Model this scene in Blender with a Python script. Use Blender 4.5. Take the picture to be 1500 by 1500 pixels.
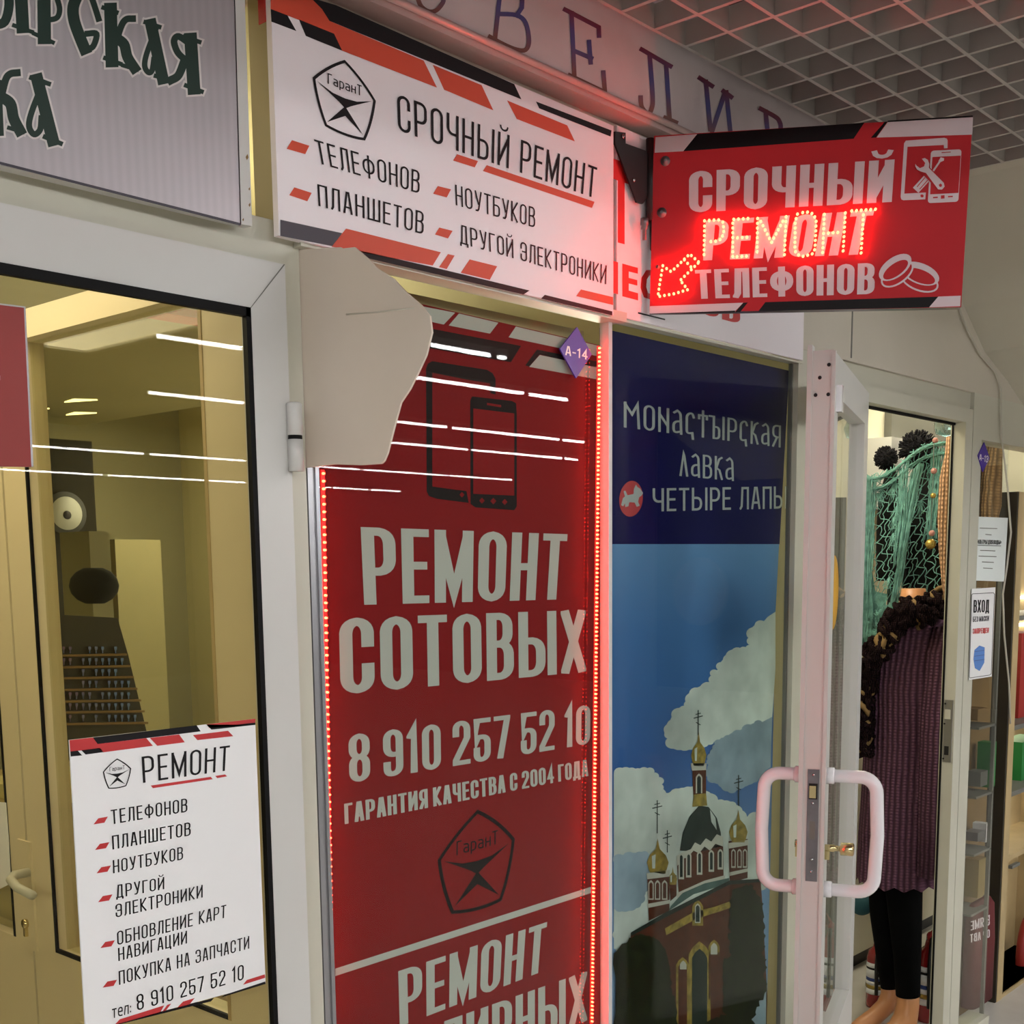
import bpy, bmesh, math, random
from mathutils import Vector, Matrix
from mathutils.geometry import delaunay_2d_cdt
random.seed(7)
SC = bpy.context.scene
for o in list(bpy.data.objects): bpy.data.objects.remove(o)
COL = SC.collection
EYE = 1.65
# ------------------------------------------------------------------ camera
# rows: camera right, camera down, camera forward, in world axes (X along the shop front, Y into it, Z up)
RC = [Vector((0.6582279, -0.75276824, -0.00871814)), Vector((-0.1092015, -0.08401588, -0.9904627)), Vector((0.74485641, 0.65290222, -0.13750502))]
FPX, PX, PY = 1813.81, 777.83, 1081.75
cam = bpy.data.cameras.new('camera'); camo = bpy.data.objects.new('camera', cam); COL.objects.link(camo)
cam.sensor_width = 36; cam.lens = FPX / 1500 * 36
cam.shift_x = (750 - PX) / 1500; cam.shift_y = (PY - 750) / 1500
cam.clip_start = 0.02
m3 = Matrix((RC[0], -RC[1], -RC[2])).transposed()
camo.matrix_world = Matrix.Translation((0, 0, EYE)) @ m3.to_4x4()
SC.camera = camo
# ------------------------------------------------------------------ world, exposure
SC.view_settings.view_transform = 'Standard'; SC.view_settings.look = 'None'
SC.view_settings.gamma = 1; SC.view_settings.use_curve_mapping = False
SC.view_settings.exposure = 0.3
W = bpy.data.worlds.new('world'); SC.world = W; W.use_nodes = True
W.node_tree.nodes['Background'].inputs[0].default_value = (0.93, 0.95, 1.0, 1)
W.node_tree.nodes['Background'].inputs[1].default_value = 0.15
TUBE = 85.0          # radiance of the hall's tube lamps
LEDK = 1.0
# ------------------------------------------------------------------ pixel <-> place (measured points of the photograph put on known planes)
C0 = Vector((0, 0, EYE))
def ray(x, y): return RC[0] * ((x - PX) / FPX) + RC[1] * ((y - PY) / FPX) + RC[2]
def hit(x, y, o, n):
    r = ray(x, y); return C0 + r * (n.dot(o - C0) / n.dot(r))
NY = Vector((0, -1, 0))
def at(x, y, Y): return hit(x, y, Vector((0, Y, 0)), NY)
def atx(x, y, X): return hit(x, y, Vector((X, 0, 0)), Vector((-1, 0, 0)))
def atz(x, y, z): return hit(x, y, Vector((0, 0, z)), Vector((0, 0, 1)))
# ------------------------------------------------------------------ materials
def lin(c):
    if isinstance(c, str):
        c = c.lstrip('#'); c = [int(c[i:i + 2], 16) / 255 for i in (0, 2, 4)]
        return tuple((v / 12.92 if v <= .04045 else ((v + .055) / 1.055) ** 2.4) for v in c)
    return tuple(c)
MATS = {}
def mat(name, col, rough=.5, metal=0, spec=.5, noise=0, nscale=8, bump=0, bscale=60, emit=0, ecol=None, coat=0):
    m = bpy.data.materials.new(name); m.use_nodes = True; nt = m.node_tree; b = nt.nodes['Principled BSDF']
    c = lin(col)
    b.inputs['Base Color'].default_value = (*c, 1); b.inputs['Roughness'].default_value = rough
    b.inputs['Metallic'].default_value = metal; b.inputs['Specular IOR Level'].default_value = spec
    b.inputs['Coat Weight'].default_value = coat
    tc = nt.nodes.new('ShaderNodeTexCoord')
    if noise:
        n = nt.nodes.new('ShaderNodeTexNoise'); n.inputs['Scale'].default_value = nscale; n.inputs['Detail'].default_value = 6
        r = nt.nodes.new('ShaderNodeValToRGB')
        r.color_ramp.elements[0].position = .3; r.color_ramp.elements[1].position = .7
        r.color_ramp.elements[0].color = (*[v * (1 - noise) for v in c], 1); r.color_ramp.elements[1].color = (*[min(1, v * (1 + noise)) for v in c], 1)
        nt.links.new(tc.outputs['Object'], n.inputs['Vector']); nt.links.new(n.outputs['Fac'], r.inputs['Fac']); nt.links.new(r.outputs['Color'], b.inputs['Base Color'])
    if bump:
        n2 = nt.nodes.new('ShaderNodeTexNoise'); n2.inputs['Scale'].default_value = bscale; n2.inputs['Detail'].default_value = 4
        bp = nt.nodes.new('ShaderNodeBump'); bp.inputs['Strength'].default_value = bump; bp.inputs['Distance'].default_value = .01
        nt.links.new(tc.outputs['Object'], n2.inputs['Vector']); nt.links.new(n2.outputs['Fac'], bp.inputs['Height']); nt.links.new(bp.outputs['Normal'], b.inputs['Normal'])
    if emit:
        b.inputs['Emission Color'].default_value = (*lin(ecol if ecol is not None else col), 1); b.inputs['Emission Strength'].default_value = emit
    MATS[name] = m; return m
def knit(name, col, sx, sz, dark=.45, strength=.9):
    """ribbed knit: fine columns and rows of stitches"""
    m = mat(name, col, .95, spec=.1); nt = m.node_tree; b = nt.nodes['Principled BSDF']; c = lin(col)
    tc = nt.nodes.new('ShaderNodeTexCoord')
    ws = []
    for ax, s in (('Y', sx), ('Z', sz)):
        w = nt.nodes.new('ShaderNodeTexWave'); w.bands_direction = ax; w.inputs['Scale'].default_value = s; w.inputs['Distortion'].default_value = 1.2; w.inputs['Detail'].default_value = 1
        nt.links.new(tc.outputs['Object'], w.inputs['Vector']); ws.append(w)
    ad = nt.nodes.new('ShaderNodeMath'); ad.operation = 'MULTIPLY_ADD'; ad.inputs[1].default_value = .45; ad.inputs[2].default_value = .55
    mu = nt.nodes.new('ShaderNodeMath'); mu.operation = 'MULTIPLY'
    nt.links.new(ws[1].outputs['Fac'], ad.inputs[0]); nt.links.new(ws[0].outputs['Fac'], mu.inputs[0]); nt.links.new(ad.outputs[0], mu.inputs[1])
    r = nt.nodes.new('ShaderNodeValToRGB'); r.color_ramp.elements[0].color = (*[v * dark for v in c], 1); r.color_ramp.elements[1].color = (*[min(1, v * 1.5) for v in c], 1)
    nt.links.new(mu.outputs[0], r.inputs['Fac']); nt.links.new(r.outputs['Color'], b.inputs['Base Color'])
    bp = nt.nodes.new('ShaderNodeBump'); bp.inputs['Strength'].default_value = strength; bp.inputs['Distance'].default_value = .008
    nt.links.new(mu.outputs[0], bp.inputs['Height']); nt.links.new(bp.outputs['Normal'], b.inputs['Normal'])
    return m
def glassmat(name, tint=(1, 1, 1), base=.05, alpha=1.0):
    m = bpy.data.materials.new(name); m.use_nodes = True; nt = m.node_tree; nt.nodes.clear()
    out = nt.nodes.new('ShaderNodeOutputMaterial'); tr = nt.nodes.new('ShaderNodeBsdfTransparent'); tr.inputs[0].default_value = (*tint, 1)
    gl = nt.nodes.new('ShaderNodeBsdfGlossy'); gl.inputs['Roughness'].default_value = .004; gl.inputs[0].default_value = (1, 1, 1, 1)
    lw = nt.nodes.new('ShaderNodeLayerWeight'); pw = nt.nodes.new('ShaderNodeMath'); pw.operation = 'POWER'; pw.inputs[1].default_value = 5
    ma = nt.nodes.new('ShaderNodeMath'); ma.operation = 'MULTIPLY_ADD'; ma.inputs[1].default_value = 1 - base; ma.inputs[2].default_value = base
    lw.inputs['Blend'].default_value = .5
    mx = nt.nodes.new('ShaderNodeMixShader')
    nt.links.new(lw.outputs['Facing'], pw.inputs[0]); nt.links.new(pw.outputs[0], ma.inputs[0]); nt.links.new(ma.outputs[0], mx.inputs[0])
    nt.links.new(tr.outputs[0], mx.inputs[1]); nt.links.new(gl.outputs[0], mx.inputs[2]); nt.links.new(mx.outputs[0], out.inputs[0])
    MATS[name] = m; return m
M_ = MATS
mat('pvc_white', '#c9c8c4', .35, noise=.02, nscale=3)
mat('pvc_cream', '#c2c0b0', .4, noise=.04, nscale=4)
mat('drywall', '#c6bfb0', .8, noise=.05, nscale=2.5, bump=.05)
mat('drywall_shade', '#c0bcad', .85, noise=.05, nscale=2)
mat('gasket', '#060506', .6, spec=.2)
mat('dark', '#070608', .6)
mat('sign_white', '#f1eaee', .45)
mat('ink', '#0b080c', .55, spec=.25)
mat('ink_grey', '#3c3842', .5)
mat('orange', '#cf4526', .5)
mat('red', '#b92b2d', .5)
mat('banner_red', '#7c181b', .55, spec=.08)
mat('banner_white', '#b0b5b1', .5, spec=.08)
mat('banner_black', '#0d0405', .6, spec=.2)
mat('sign_red', '#bd3238', .5, spec=.08)
mat('door_red', '#8a2a26', .5)
mat('sign_text', '#d9cdd2', .5)
mat('letter_red', '#c81f1c', .5)
mat('alu', '#9a9a9c', .3, metal=.8)
mat('steel', '#75777a', .42, metal=.7, noise=.15, nscale=30)
mat('screw', '#b9bbbd', .25, metal=1)
mat('brass', '#dccb98', .25, metal=1)
mat('handle_white', '#e9e6ea', .2, coat=.5)
mat('black_metal', '#0d0c0e', .45)
mat('cream_sheet', '#d6c9ba', .6, noise=.03, nscale=5)
mat('purple', '#46289a', .35)
mat('white', '#e8e8e8', .5)
mat('paper', '#dde4e2', .7)
mat('navy', '#0e0d4a', .5, spec=.08, noise=.1, nscale=3)
mat('fascia', '#d8cccd', .35, noise=.09, nscale=6, coat=.6)
mat('fascia_low', '#cbada8', .3, noise=.08, nscale=5, coat=.5)
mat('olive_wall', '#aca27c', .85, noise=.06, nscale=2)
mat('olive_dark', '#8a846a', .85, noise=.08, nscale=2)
mat('cream_door', '#d6c8a6', .4, noise=.03, nscale=3)
mat('brown_glass', '#4c4128', .4)
mat('cell_grid', '#a8a29c', .5)
mat('hall_grey', '#5c5c60', .8)
mat('back_fill', '#ffffff', emit=14.0, ecol=(1, .94, .8))
mat('void', '#3c3837', .9)
mat('tile', '#cbc7bf', .35, noise=.08, nscale=6)
mat('tube', '#ffffff', emit=TUBE, ecol=(1, .99, .985))
mat('fill_glow', '#ffffff', emit=7.0, ecol=(1, .93, .74))
mat('panel_lamp', '#fff0c0', emit=4.5, ecol=(1, .88, .66))
mat('spot_lamp', '#fff0c0', emit=2.6, ecol=(1, .9, .45))
mat('shop_lamp', '#ffffff', emit=8.0, ecol=(1, .93, .74))
mat('led_red', '#ff5030', emit=1.0, ecol=(36 * LEDK, .95 * LEDK, .4 * LEDK))
mat('led_strip_red', '#ff5030', emit=1.0, ecol=(62 * LEDK, 1.1 * LEDK, .4 * LEDK))
mat('tape_red', '#c02018', .5)
mat('church_brick', '#502818', .8, spec=.08, noise=.25, nscale=40)
mat('church_white', '#b8b6a8', .8, spec=.08)
mat('church_gold', '#8e7a34', .6, spec=.08, noise=.4, nscale=60)
mat('church_dark', '#1c2a24', .7, spec=.08, noise=.3, nscale=20)
mat('church_roof', '#4c6560', .8, spec=.08, noise=.2, nscale=20)
mat('tree_print', '#18200e', .9, spec=.08, noise=.6, nscale=45)
mat('shop_white', '#dad6c0', .5, noise=.03, nscale=3)
mat('skirting', '#0d0d0f', .5)
mat('skin_plastic', '#c98d5f', .35)
mat('leggings', '#030304', .9, spec=.1, noise=.6, nscale=40)
mat('yarn_black', '#0d0912', .95, bump=.6, bscale=150)
mat('ext_red', '#8e1518', .25, coat=.6)
mat('reflected_red', '#5e1519', .7)
mat('blue', '#2a3f7c', .5)
mat('mask_blue', '#5480c4', .7)
mat('yellow', '#d8a21c', .6)
mat('wood', '#b39d72', .5, noise=.12, nscale=7)
mat('brown_card', '#7d6238', .8, noise=.15, nscale=6)
mat('green', '#1f7a35', .5)
mat('book_red', '#9c2a22', .5)
mat('grey_plastic', '#6d6d66', .5)
mat('teal_bag', '#25555c', .8)
mat('black_cloth', '#08080a', .95, noise=.4, nscale=40)
mat('teal_yarn', '#7fb2a8', .95, noise=.35, nscale=40, spec=.1)
mat('bead_gold', '#b59a4c', .25, metal=.6)
mat('bead_pink', '#b77f76', .3)
mat('rack_brown', '#2c2517', .7, noise=.2, nscale=15)
mat('paper_yellow', '#e6d6a0', .7)
mat('cable_white', '#b9b4a6', .5)
knit('purple_knit', '#664658', 17, 30)
knit('peach_knit', '#c49a78', 26, 22)
knit('straw', '#b08c60', 34, 30)
knit('dark_scarf', '#2a1a1c', 60, 50, .2)
glassmat('glass', (.95, .96, .93), .006)
glassmat('glass_olive', (.92, .91, .82), .007)
glassmat('glass_inner', (.92, .92, .82), .02)
glassmat('glass_poster', (.9, .93, .92), .005)
glassmat('bead_glass', (.6, .75, .78), .2)
glassmat('lamp_glass', (.55, .5, .42), .08)
# printed brushed silver of the grey shop sign
def striped():
    m = mat('silver_sheet', '#b6b0b4', .38, metal=.6); nt = m.node_tree; b = nt.nodes['Principled BSDF']
    tc = nt.nodes.new('ShaderNodeTexCoord'); w = nt.nodes.new('ShaderNodeTexWave'); w.bands_direction = 'X'; w.inputs['Scale'].default_value = 24; w.inputs['Distortion'].default_value = .3
    r = nt.nodes.new('ShaderNodeValToRGB'); c = lin('#b6b0b4'); r.color_ramp.elements[0].color = (*[v * .965 for v in c], 1); r.color_ramp.elements[1].color = (*[v * 1.03 for v in c], 1)
    nt.links.new(tc.outputs['Object'], w.inputs['Vector']); nt.links.new(w.outputs['Fac'], r.inputs['Fac']); nt.links.new(r.outputs['Color'], b.inputs['Base Color'])
striped()
mat('slav_green', '#0d2a20', .4); mat('slav_cream', '#d9d3d0', .5)
# letter paint of the fascia: blue stems running to brown at the ends
def fascia_paint():
    m = mat('fascia_paint', '#804038', .5); nt = m.node_tree; b = nt.nodes['Principled BSDF']
    tc = nt.nodes.new('ShaderNodeTexCoord'); sx = nt.nodes.new('ShaderNodeSeparateXYZ'); r = nt.nodes.new('ShaderNodeValToRGB')
    mr = nt.nodes.new('ShaderNodeMapRange'); mr.inputs[1].default_value = 2.53; mr.inputs[2].default_value = 2.64
    cr = r.color_ramp; cr.elements[0].color = (*lin('#7d4a40'), 1); cr.elements[1].color = (*lin('#7d2f33'), 1)
    e = cr.elements.new(.45); e.color = (*lin('#4a4a86'), 1); e = cr.elements.new(.62); e.color = (*lin('#4d4884'), 1)
    nt.links.new(tc.outputs['Object'], sx.inputs[0]); nt.links.new(sx.outputs['Z'], mr.inputs[0]); nt.links.new(mr.outputs[0], r.inputs['Fac']); nt.links.new(r.outputs['Color'], b.inputs['Base Color'])
fascia_paint()
# printed sky of the window poster: blue with white clouds
def sky_print():
    m = mat('sky_print', '#4b74ab', .5, spec=.08); nt = m.node_tree; b = nt.nodes['Principled BSDF']
    tc = nt.nodes.new('ShaderNodeTexCoord'); n = nt.nodes.new('ShaderNodeTexNoise'); n.inputs['Scale'].default_value = 5; n.inputs['Detail'].default_value = 5
    sx = nt.nodes.new('ShaderNodeSeparateXYZ'); mr = nt.nodes.new('ShaderNodeMapRange'); mr.inputs[1].default_value = .75; mr.inputs[2].default_value = 1.7
    r = nt.nodes.new('ShaderNodeValToRGB'); cr = r.color_ramp; cr.elements[0].color = (*lin('#7598bd'), 1); cr.elements[1].color = (*lin('#648fbc'), 1)
    e = cr.elements.new(.5); e.color = (*lin('#335f9c'), 1); e = cr.elements.new(.8); e.color = (*lin('#4675ab'), 1)
    nt.links.new(tc.outputs['Object'], sx.inputs[0]); nt.links.new(sx.outputs['Z'], mr.inputs[0]); nt.links.new(mr.outputs[0], r.inputs['Fac']); nt.links.new(r.outputs['Color'], b.inputs['Base Color'])
    m2 = mat('cloud_print', '#c4cdc4', .6, spec=.08, noise=.34, nscale=6)
    mat('cloud_shade', '#8ea2ae', .6, spec=.08, noise=.3, nscale=8)
sky_print()
# ------------------------------------------------------------------ mesh building
class MB:
    def __init__(s): s.v = []; s.f = []; s.m = []; s.mats = []; s.sm = []
    def mi(s, name):
        if name not in s.mats: s.mats.append(name)
        return s.mats.index(name)
    def face(s, pts, m, smooth=False):
        i = len(s.v); s.v += [tuple(p) for p in pts]; s.f.append(list(range(i, i + len(pts)))); s.m.append(s.mi(m)); s.sm.append(smooth); return s
    def raw(s, vs, fs, m, smooth=False):
        i = len(s.v); s.v += [tuple(p) for p in vs]
        for f in fs: s.f.append([k + i for k in f]); s.m.append(s.mi(m)); s.sm.append(smooth)
        return s
    def box(s, a, b, m):
        (x0, y0, z0), (x1, y1, z1) = a, b
        x0, x1 = sorted((x0, x1)); y0, y1 = sorted((y0, y1)); z0, z1 = sorted((z0, z1))
        vs = [(x0, y0, z0), (x1, y0, z0), (x1, y1, z0), (x0, y1, z0), (x0, y0, z1), (x1, y0, z1), (x1, y1, z1), (x0, y1, z1)]
        return s.raw(vs, [(0, 3, 2, 1), (4, 5, 6, 7), (0, 1, 5, 4), (1, 2, 6, 5), (2, 3, 7, 6), (3, 0, 4, 7)], m)
    def prism(s, pts, d, m, m2=None):
        """polygon pts pushed along vector d; the first face keeps m, sides and back take m2"""
        n = len(pts); d = Vector(d); m2 = m2 or m
        a = [Vector(p) for p in pts]; b = [p + d for p in a]
        s.face(a, m); s.face(list(reversed(b)), m2)
        for i in range(n): j = (i + 1) % n; s.face([a[j], a[i], b[i], b[j]], m2)
        return s
    def tube(s, path, r, m, seg=10, close=False, caps=True, sy=1):
        P = [Vector(p) for p in path]; n = len(P); rr = r if isinstance(r, (list, tuple)) else [r] * n
        rings = []; up = None
        for i in range(n):
            t = (P[(i + 1) % n] - P[i - 1]) if close else (P[min(i + 1, n - 1)] - P[max(i - 1, 0)])
            if t.length < 1e-9: t = Vector((0, 0, 1))
            t.normalize()
            if up is None:
                up = Vector((0, 0, 1)) if abs(t.z) < .9 else Vector((0, 1, 0))
            a = t.cross(up)
            if a.length < 1e-6: a = t.orthogonal()
            a.normalize(); b = a.cross(t).normalized(); up = b
            rings.append([P[i] + a * (rr[i] * math.cos(2 * math.pi * k / seg)) + b * (rr[i] * sy * math.sin(2 * math.pi * k / seg)) for k in range(seg)])
        vs = [v for g in rings for v in g]; fs = []
        for i in range(n if close else n - 1):
            j = (i + 1) % n
            for k in range(seg): fs.append((i * seg + k, i * seg + (k + 1) % seg, j * seg + (k + 1) % seg, j * seg + k))
        if caps and not close: fs += [tuple(reversed(range(seg))), tuple((n - 1) * seg + k for k in range(seg))]
        return s.raw(vs, fs, m, True)
    def loft(s, rings, m, caps=True):
        seg = len(rings[0]); vs = [v for g in rings for v in g]; fs = []
        for i in range(len(rings) - 1):
            for k in range(seg): fs.append((i * seg + k, i * seg + (k + 1) % seg, (i + 1) * seg + (k + 1) % seg, (i + 1) * seg + k))
        if caps: fs += [tuple(reversed(range(seg))), tuple((len(rings) - 1) * seg + k for k in range(seg))]
        return s.raw(vs, fs, m, True)
    def lathe(s, prof, o, ax, m, seg=20):
        ax = Vector(ax).normalized(); a = ax.orthogonal().normalized(); b = ax.cross(a); o = Vector(o)
        return s.loft([[o + ax * h + (a * math.cos(2 * math.pi * k / seg) + b * math.sin(2 * math.pi * k / seg)) * max(r, 1e-4) for k in range(seg)] for r, h in prof], m)
    def ball(s, c, r, m, seg=14, sz=1, jit=0):
        rings = []
        for i in range(1, seg // 2 + 1):
            th = math.pi * i / (seg // 2 + 1)
            rings.append([Vector(c) + Vector((math.sin(th) * math.cos(2 * math.pi * k / seg), math.sin(th) * math.sin(2 * math.pi * k / seg), -math.cos(th) * sz)) * r * (1 + jit * (random.random() - .5)) for k in range(seg)])
        return s.loft(rings, m)
    def build(s, name, parent=None, origin=None):
        me = bpy.data.meshes.new(name); o0 = Vector(origin) if origin is not None else Vector((0, 0, 0))
        me.from_pydata([tuple(Vector(v) - o0) for v in s.v], [], s.f)
        for k in s.mats: me.materials.append(MATS[k])
        for p, mi, sm in zip(me.polygons, s.m, s.sm): p.material_index = mi; p.use_smooth = sm
        me.update(); ob = bpy.data.objects.new(name, me); COL.objects.link(ob); ob.location = o0
        if parent is not None:
            ob.parent = parent; ob.matrix_parent_inverse = Matrix.Translation(-Vector(parent.location))
        return ob
def tag(o, label, cat, group=None):
    o['label'] = label; o['category'] = cat
    if group: o['group'] = group
    return o
def thing(name, label, cat, loc, group=None):
    o = bpy.data.objects.new(name, None); COL.objects.link(o); o.location = Vector(loc); o.empty_display_size = .05
    return tag(o, label, cat, group)
def struct(o, kind='structure'): o['kind'] = kind; return o
def holder(name, loc):
    o = bpy.data.objects.new(name, None); COL.objects.link(o); o.location = Vector(loc); return struct(o)
# ------------------------------------------------------------------ lettering: every glyph is drawn as pen strokes in a unit box
R = .5
G = {
 'А': (1, [[(0, 0), (.38, 1), (.62, 1), (1, 0)], [(.14, .27), (.86, .27)]]),
 'Б': (1, [[(1, 1), (0, 1), (0, 0), (1, 0, R), (1, .56, R), (0, .56)]]),
 'В': (1, [[(0, .54), (0, 1), (.94, 1, R), (.94, .54, R), (0, .54)], [(0, .54), (0, 0), (1, 0, R), (1, .54, R), (0, .54)]]),
 'Г': (.85, [[(0, 0), (0, 1), (1, 1)]]),
 'Д': (1.15, [[(.14, 0), (.3, 1), (.86, 1), (.86, 0)], [(0, -.13), (0, 0), (1, 0), (1, -.13)]]),
 'Е': (.86, [[(1, 1), (0, 1), (0, 0), (1, 0)], [(0, .51), (.88, .51)]]),
 'З': (1, [[(0, .78), (0, 1, R), (.95, 1, R), (.95, .53, R), (.4, .53)], [(.4, .53), (1, .53, R), (1, 0, R), (0, 0, R), (0, .24)]]),
 'И': (1.05, [[(0, 1), (0, 0)], [(0, .08), (1, .92)], [(1, 1), (1, 0)]]),
 'К': (1, [[(0, 0), (0, 1)], [(1, 1), (.12, .5), (1, 0)], [(0, .5), (.2, .5)]]),
 'Л': (1, [[(0, 0), (.16, .1), (.26, 1), (1, 1), (1, 0)]]),
 'М': (1.3, [[(0, 0), (0, 1)], [(0, .97), (.5, .12), (1, .97)], [(1, 1), (1, 0)]]),
 'Н': (1, [[(0, 0), (0, 1)], [(1, 0), (1, 1)], [(0, .5), (1, .5)]]),
 'О': (1, [[(0, 0, R), (0, 1, R), (1, 1, R), (1, 0, R), 'c']]),
 'П': (1, [[(0, 0), (0, 1), (1, 1), (1, 0)]]),
 'Р': (1, [[(0, 0), (0, 1), (1, 1, R), (1, .42, R), (0, .42)]]),
 'С': (1, [[(1, .68), (1, 1, R), (0, 1, R), (0, 0, R), (1, 0, R), (1, .32)]]),
 'Т': (.95, [[(0, 1), (1, 1)], [(.5, 1), (.5, 0)]]),
 'У': (1, [[(0, 1), (.5, .36)], [(1, 1), (.55, .1), (.35, 0), (.1, 0)]]),
 'Ф': (1.35, [[(0, .2, R), (0, .84, R), (1, .84, R), (1, .2, R), 'c'], [(.5, 0), (.5, 1)]]),
 'Х': (1.05, [[(0, 0), (1, 1)], [(0, 1), (1, 0)]]),
 'Ц': (1.05, [[(0, 1), (0, 0), (1, 0), (1, -.14)], [(.86, 0), (.86, 1)]]),
 'Ч': (1, [[(0, 1), (0, .42, R), (1, .42)], [(1, 1), (1, 0)]]),
 'Ш': (1.45, [[(0, 1), (0, 0), (1, 0), (1, 1)], [(.5, 0), (.5, 1)]]),
 'Щ': (1.5, [[(0, 1), (0, 0), (1, 0), (1, -.14)], [(.47, 0), (.47, 1)], [(.94, 0), (.94, 1)]]),
 'Ы': (1.5, [[(0, 1), (0, 0), (.6, 0, R), (.6, .56, R), (0, .56)], [(1, 1), (1, 0)]]),
 'Ь': (1, [[(0, 1), (0, 0), (1, 0, R), (1, .56, R), (0, .56)]]),
 'Э': (1, [[(0, .68), (0, 1, R), (1, 1, R), (1, 0, R), (0, 0, R), (0, .32)], [(.3, .5), (1, .5)]]),
 'Ю': (1.55, [[(0, 0), (0, 1)], [(0, .5), (.42, .5)], [(.42, 0, R), (.42, 1, R), (1, 1, R), (1, 0, R), 'c']]),
 'Я': (1, [[(1, 0), (1, 1), (0, 1, R), (0, .45, R), (1, .45)], [(.6, .45), (0, 0)]]),
 'а': (.95, [[(.05, .66), (1, .66, R), (1, 0)], [(1, .36), (0, .36, R), (0, 0, R), (1, 0)]]),
 'р': (.95, [[(0, -.22), (0, .66), (1, .66, R), (1, 0, R), (0, 0)]]),
 'н': (.95, [[(0, 0), (0, .66)], [(1, 0), (1, .66)], [(0, .34), (1, .34)]]),
 'т': (.9, [[(0, .66), (1, .66)], [(.5, .66), (.5, 0)]]),
 'е': (.95, [[(0, .34), (1, .34), (1, .66, R), (0, .66, R), (0, 0, R), (.95, 0)]]),
 'л': (.95, [[(0, 0), (.22, .66), (1, .66), (1, 0)]]),
 '0': (1, [[(0, 0, R), (0, 1, R), (1, 1, R), (1, 0, R), 'c']]),
 '1': (.62, [[(0, .84), (.75, 1), (.75, 0)]]),
 '2': (1, [[(0, .72), (0, 1, R), (1, 1, R), (1, .62), (0, .08), (0, 0), (1, 0)]]),
 '3': (1, [[(0, .78), (0, 1, R), (.95, 1, R), (.95, .53, R), (.4, .53)], [(.4, .53), (1, .53, R), (1, 0, R), (0, 0, R), (0, .24)]]),
 '4': (1, [[(.75, 0), (.75, 1), (0, .28), (1, .28)]]),
 '5': (1, [[(1, 1), (0, 1), (0, .5), (.1, .58), (1, .58, R), (1, 0, R), (0, 0, R), (0, .26)]]),
 '7': (1, [[(0, 1), (1, 1), (.35, 0)]]),
 '8': (1, [[(0, .52, R), (0, 1, R), (1, 1, R), (1, .52, R), 'c'], [(0, 0, R), (0, .52, R), (1, .52, R), (1, 0, R), 'c']]),
 '9': (1, [[(1, .46), (0, .46, R), (0, 1, R), (1, 1, R), (1, 0, R), (0, 0, R), (0, .24)]]),
 '-': (.6, [[(0, .42), (1, .42)]]), ':': (.2, [[(0, .08), (0, .11)], [(0, .5), (0, .53)]]), '.': (.25, [[(0, 0), (0, .03)]]),
 '«': (.7, [[(.4, .75), (0, .5), (.4, .25)], [(1, .75), (.6, .5), (1, .25)]]), '»': (.7, [[(0, .75), (.4, .5), (0, .25)], [(.6, .75), (1, .5), (.6, .25)]]),
}
G['Й'] = (G['И'][0], G['И'][1] + ['breve'])
# old-slavonic variants
S = dict(G)
S['А'] = (.95, [[(.1, .9), (.5, 1), (.9, .9, .4), (1, 0)], [(.95, .55), (0, .5, .4), (0, 0, .4), (.95, .1)]])
S['М'] = (1.4, [[(0, 0), (0, 1)], [(0, .95), (.5, .55), (.9, 1), (1, 0)]])
S['Т'] = (1, [[(0, .8), (0, .95), (1, .95), (1, .8)], [(.5, 1.15), (.5, 0)]])
S['С'] = (.9, [[(1, .8), (.8, 1, R), (0, .9, R), (0, .05, R), (.8, .1), (.9, -.16)]])
S['Ы'] = (1.4, [[(-.2, .98), (.15, .98), (.15, 0), (.62, 0, R), (.62, .52, R), (.15, .52)], [(1, 1), (1, 0)]])
S['К'] = (.9, [[(0, 0), (0, 1)], [(.95, .98), (.55, .9), (.1, .5), (.6, .4), (1, 0)]])
S['Л'] = (.9, [[(0, 0), (.45, 1), (.55, .9), (1, 0)]])
S['Н'] = (1, [[(0, 0), (0, 1)], [(1, 0), (1, 1)], [(0, .75), (1, .25)]])
def rounded(pts, w, h):
    """pts in mapped coordinates with optional radius -> plain polyline"""
    closed = pts[-1] == 'c'; P = pts[:-1] if closed else pts; out = []; n = len(P)
    for i, p in enumerate(P):
        if len(p) == 2 or (not closed and i in (0, n - 1)): out.append((p[0], p[1])); continue
        q = Vector(p[:2]); a = Vector(P[i - 1][:2]); b = Vector(P[(i + 1) % n][:2]); da = a - q; db = b - q
        la, lb = da.length, db.length; r = min(p[2] * w, la * .5, lb * .5) if la > 0 and lb > 0 else 0
        p0 = q + da.normalized() * r; p1 = q + db.normalized() * r
        for k in range(6):
            t = k / 5; s_ = (1 - t) ** 2; out.append(tuple(p0 * s_ + q * (2 * t * (1 - t) * .8 + 0) + p1 * (t * t) + ((p0 + p1) * .5) * (2 * t * (1 - t) * .2)))
    return out, closed
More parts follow.
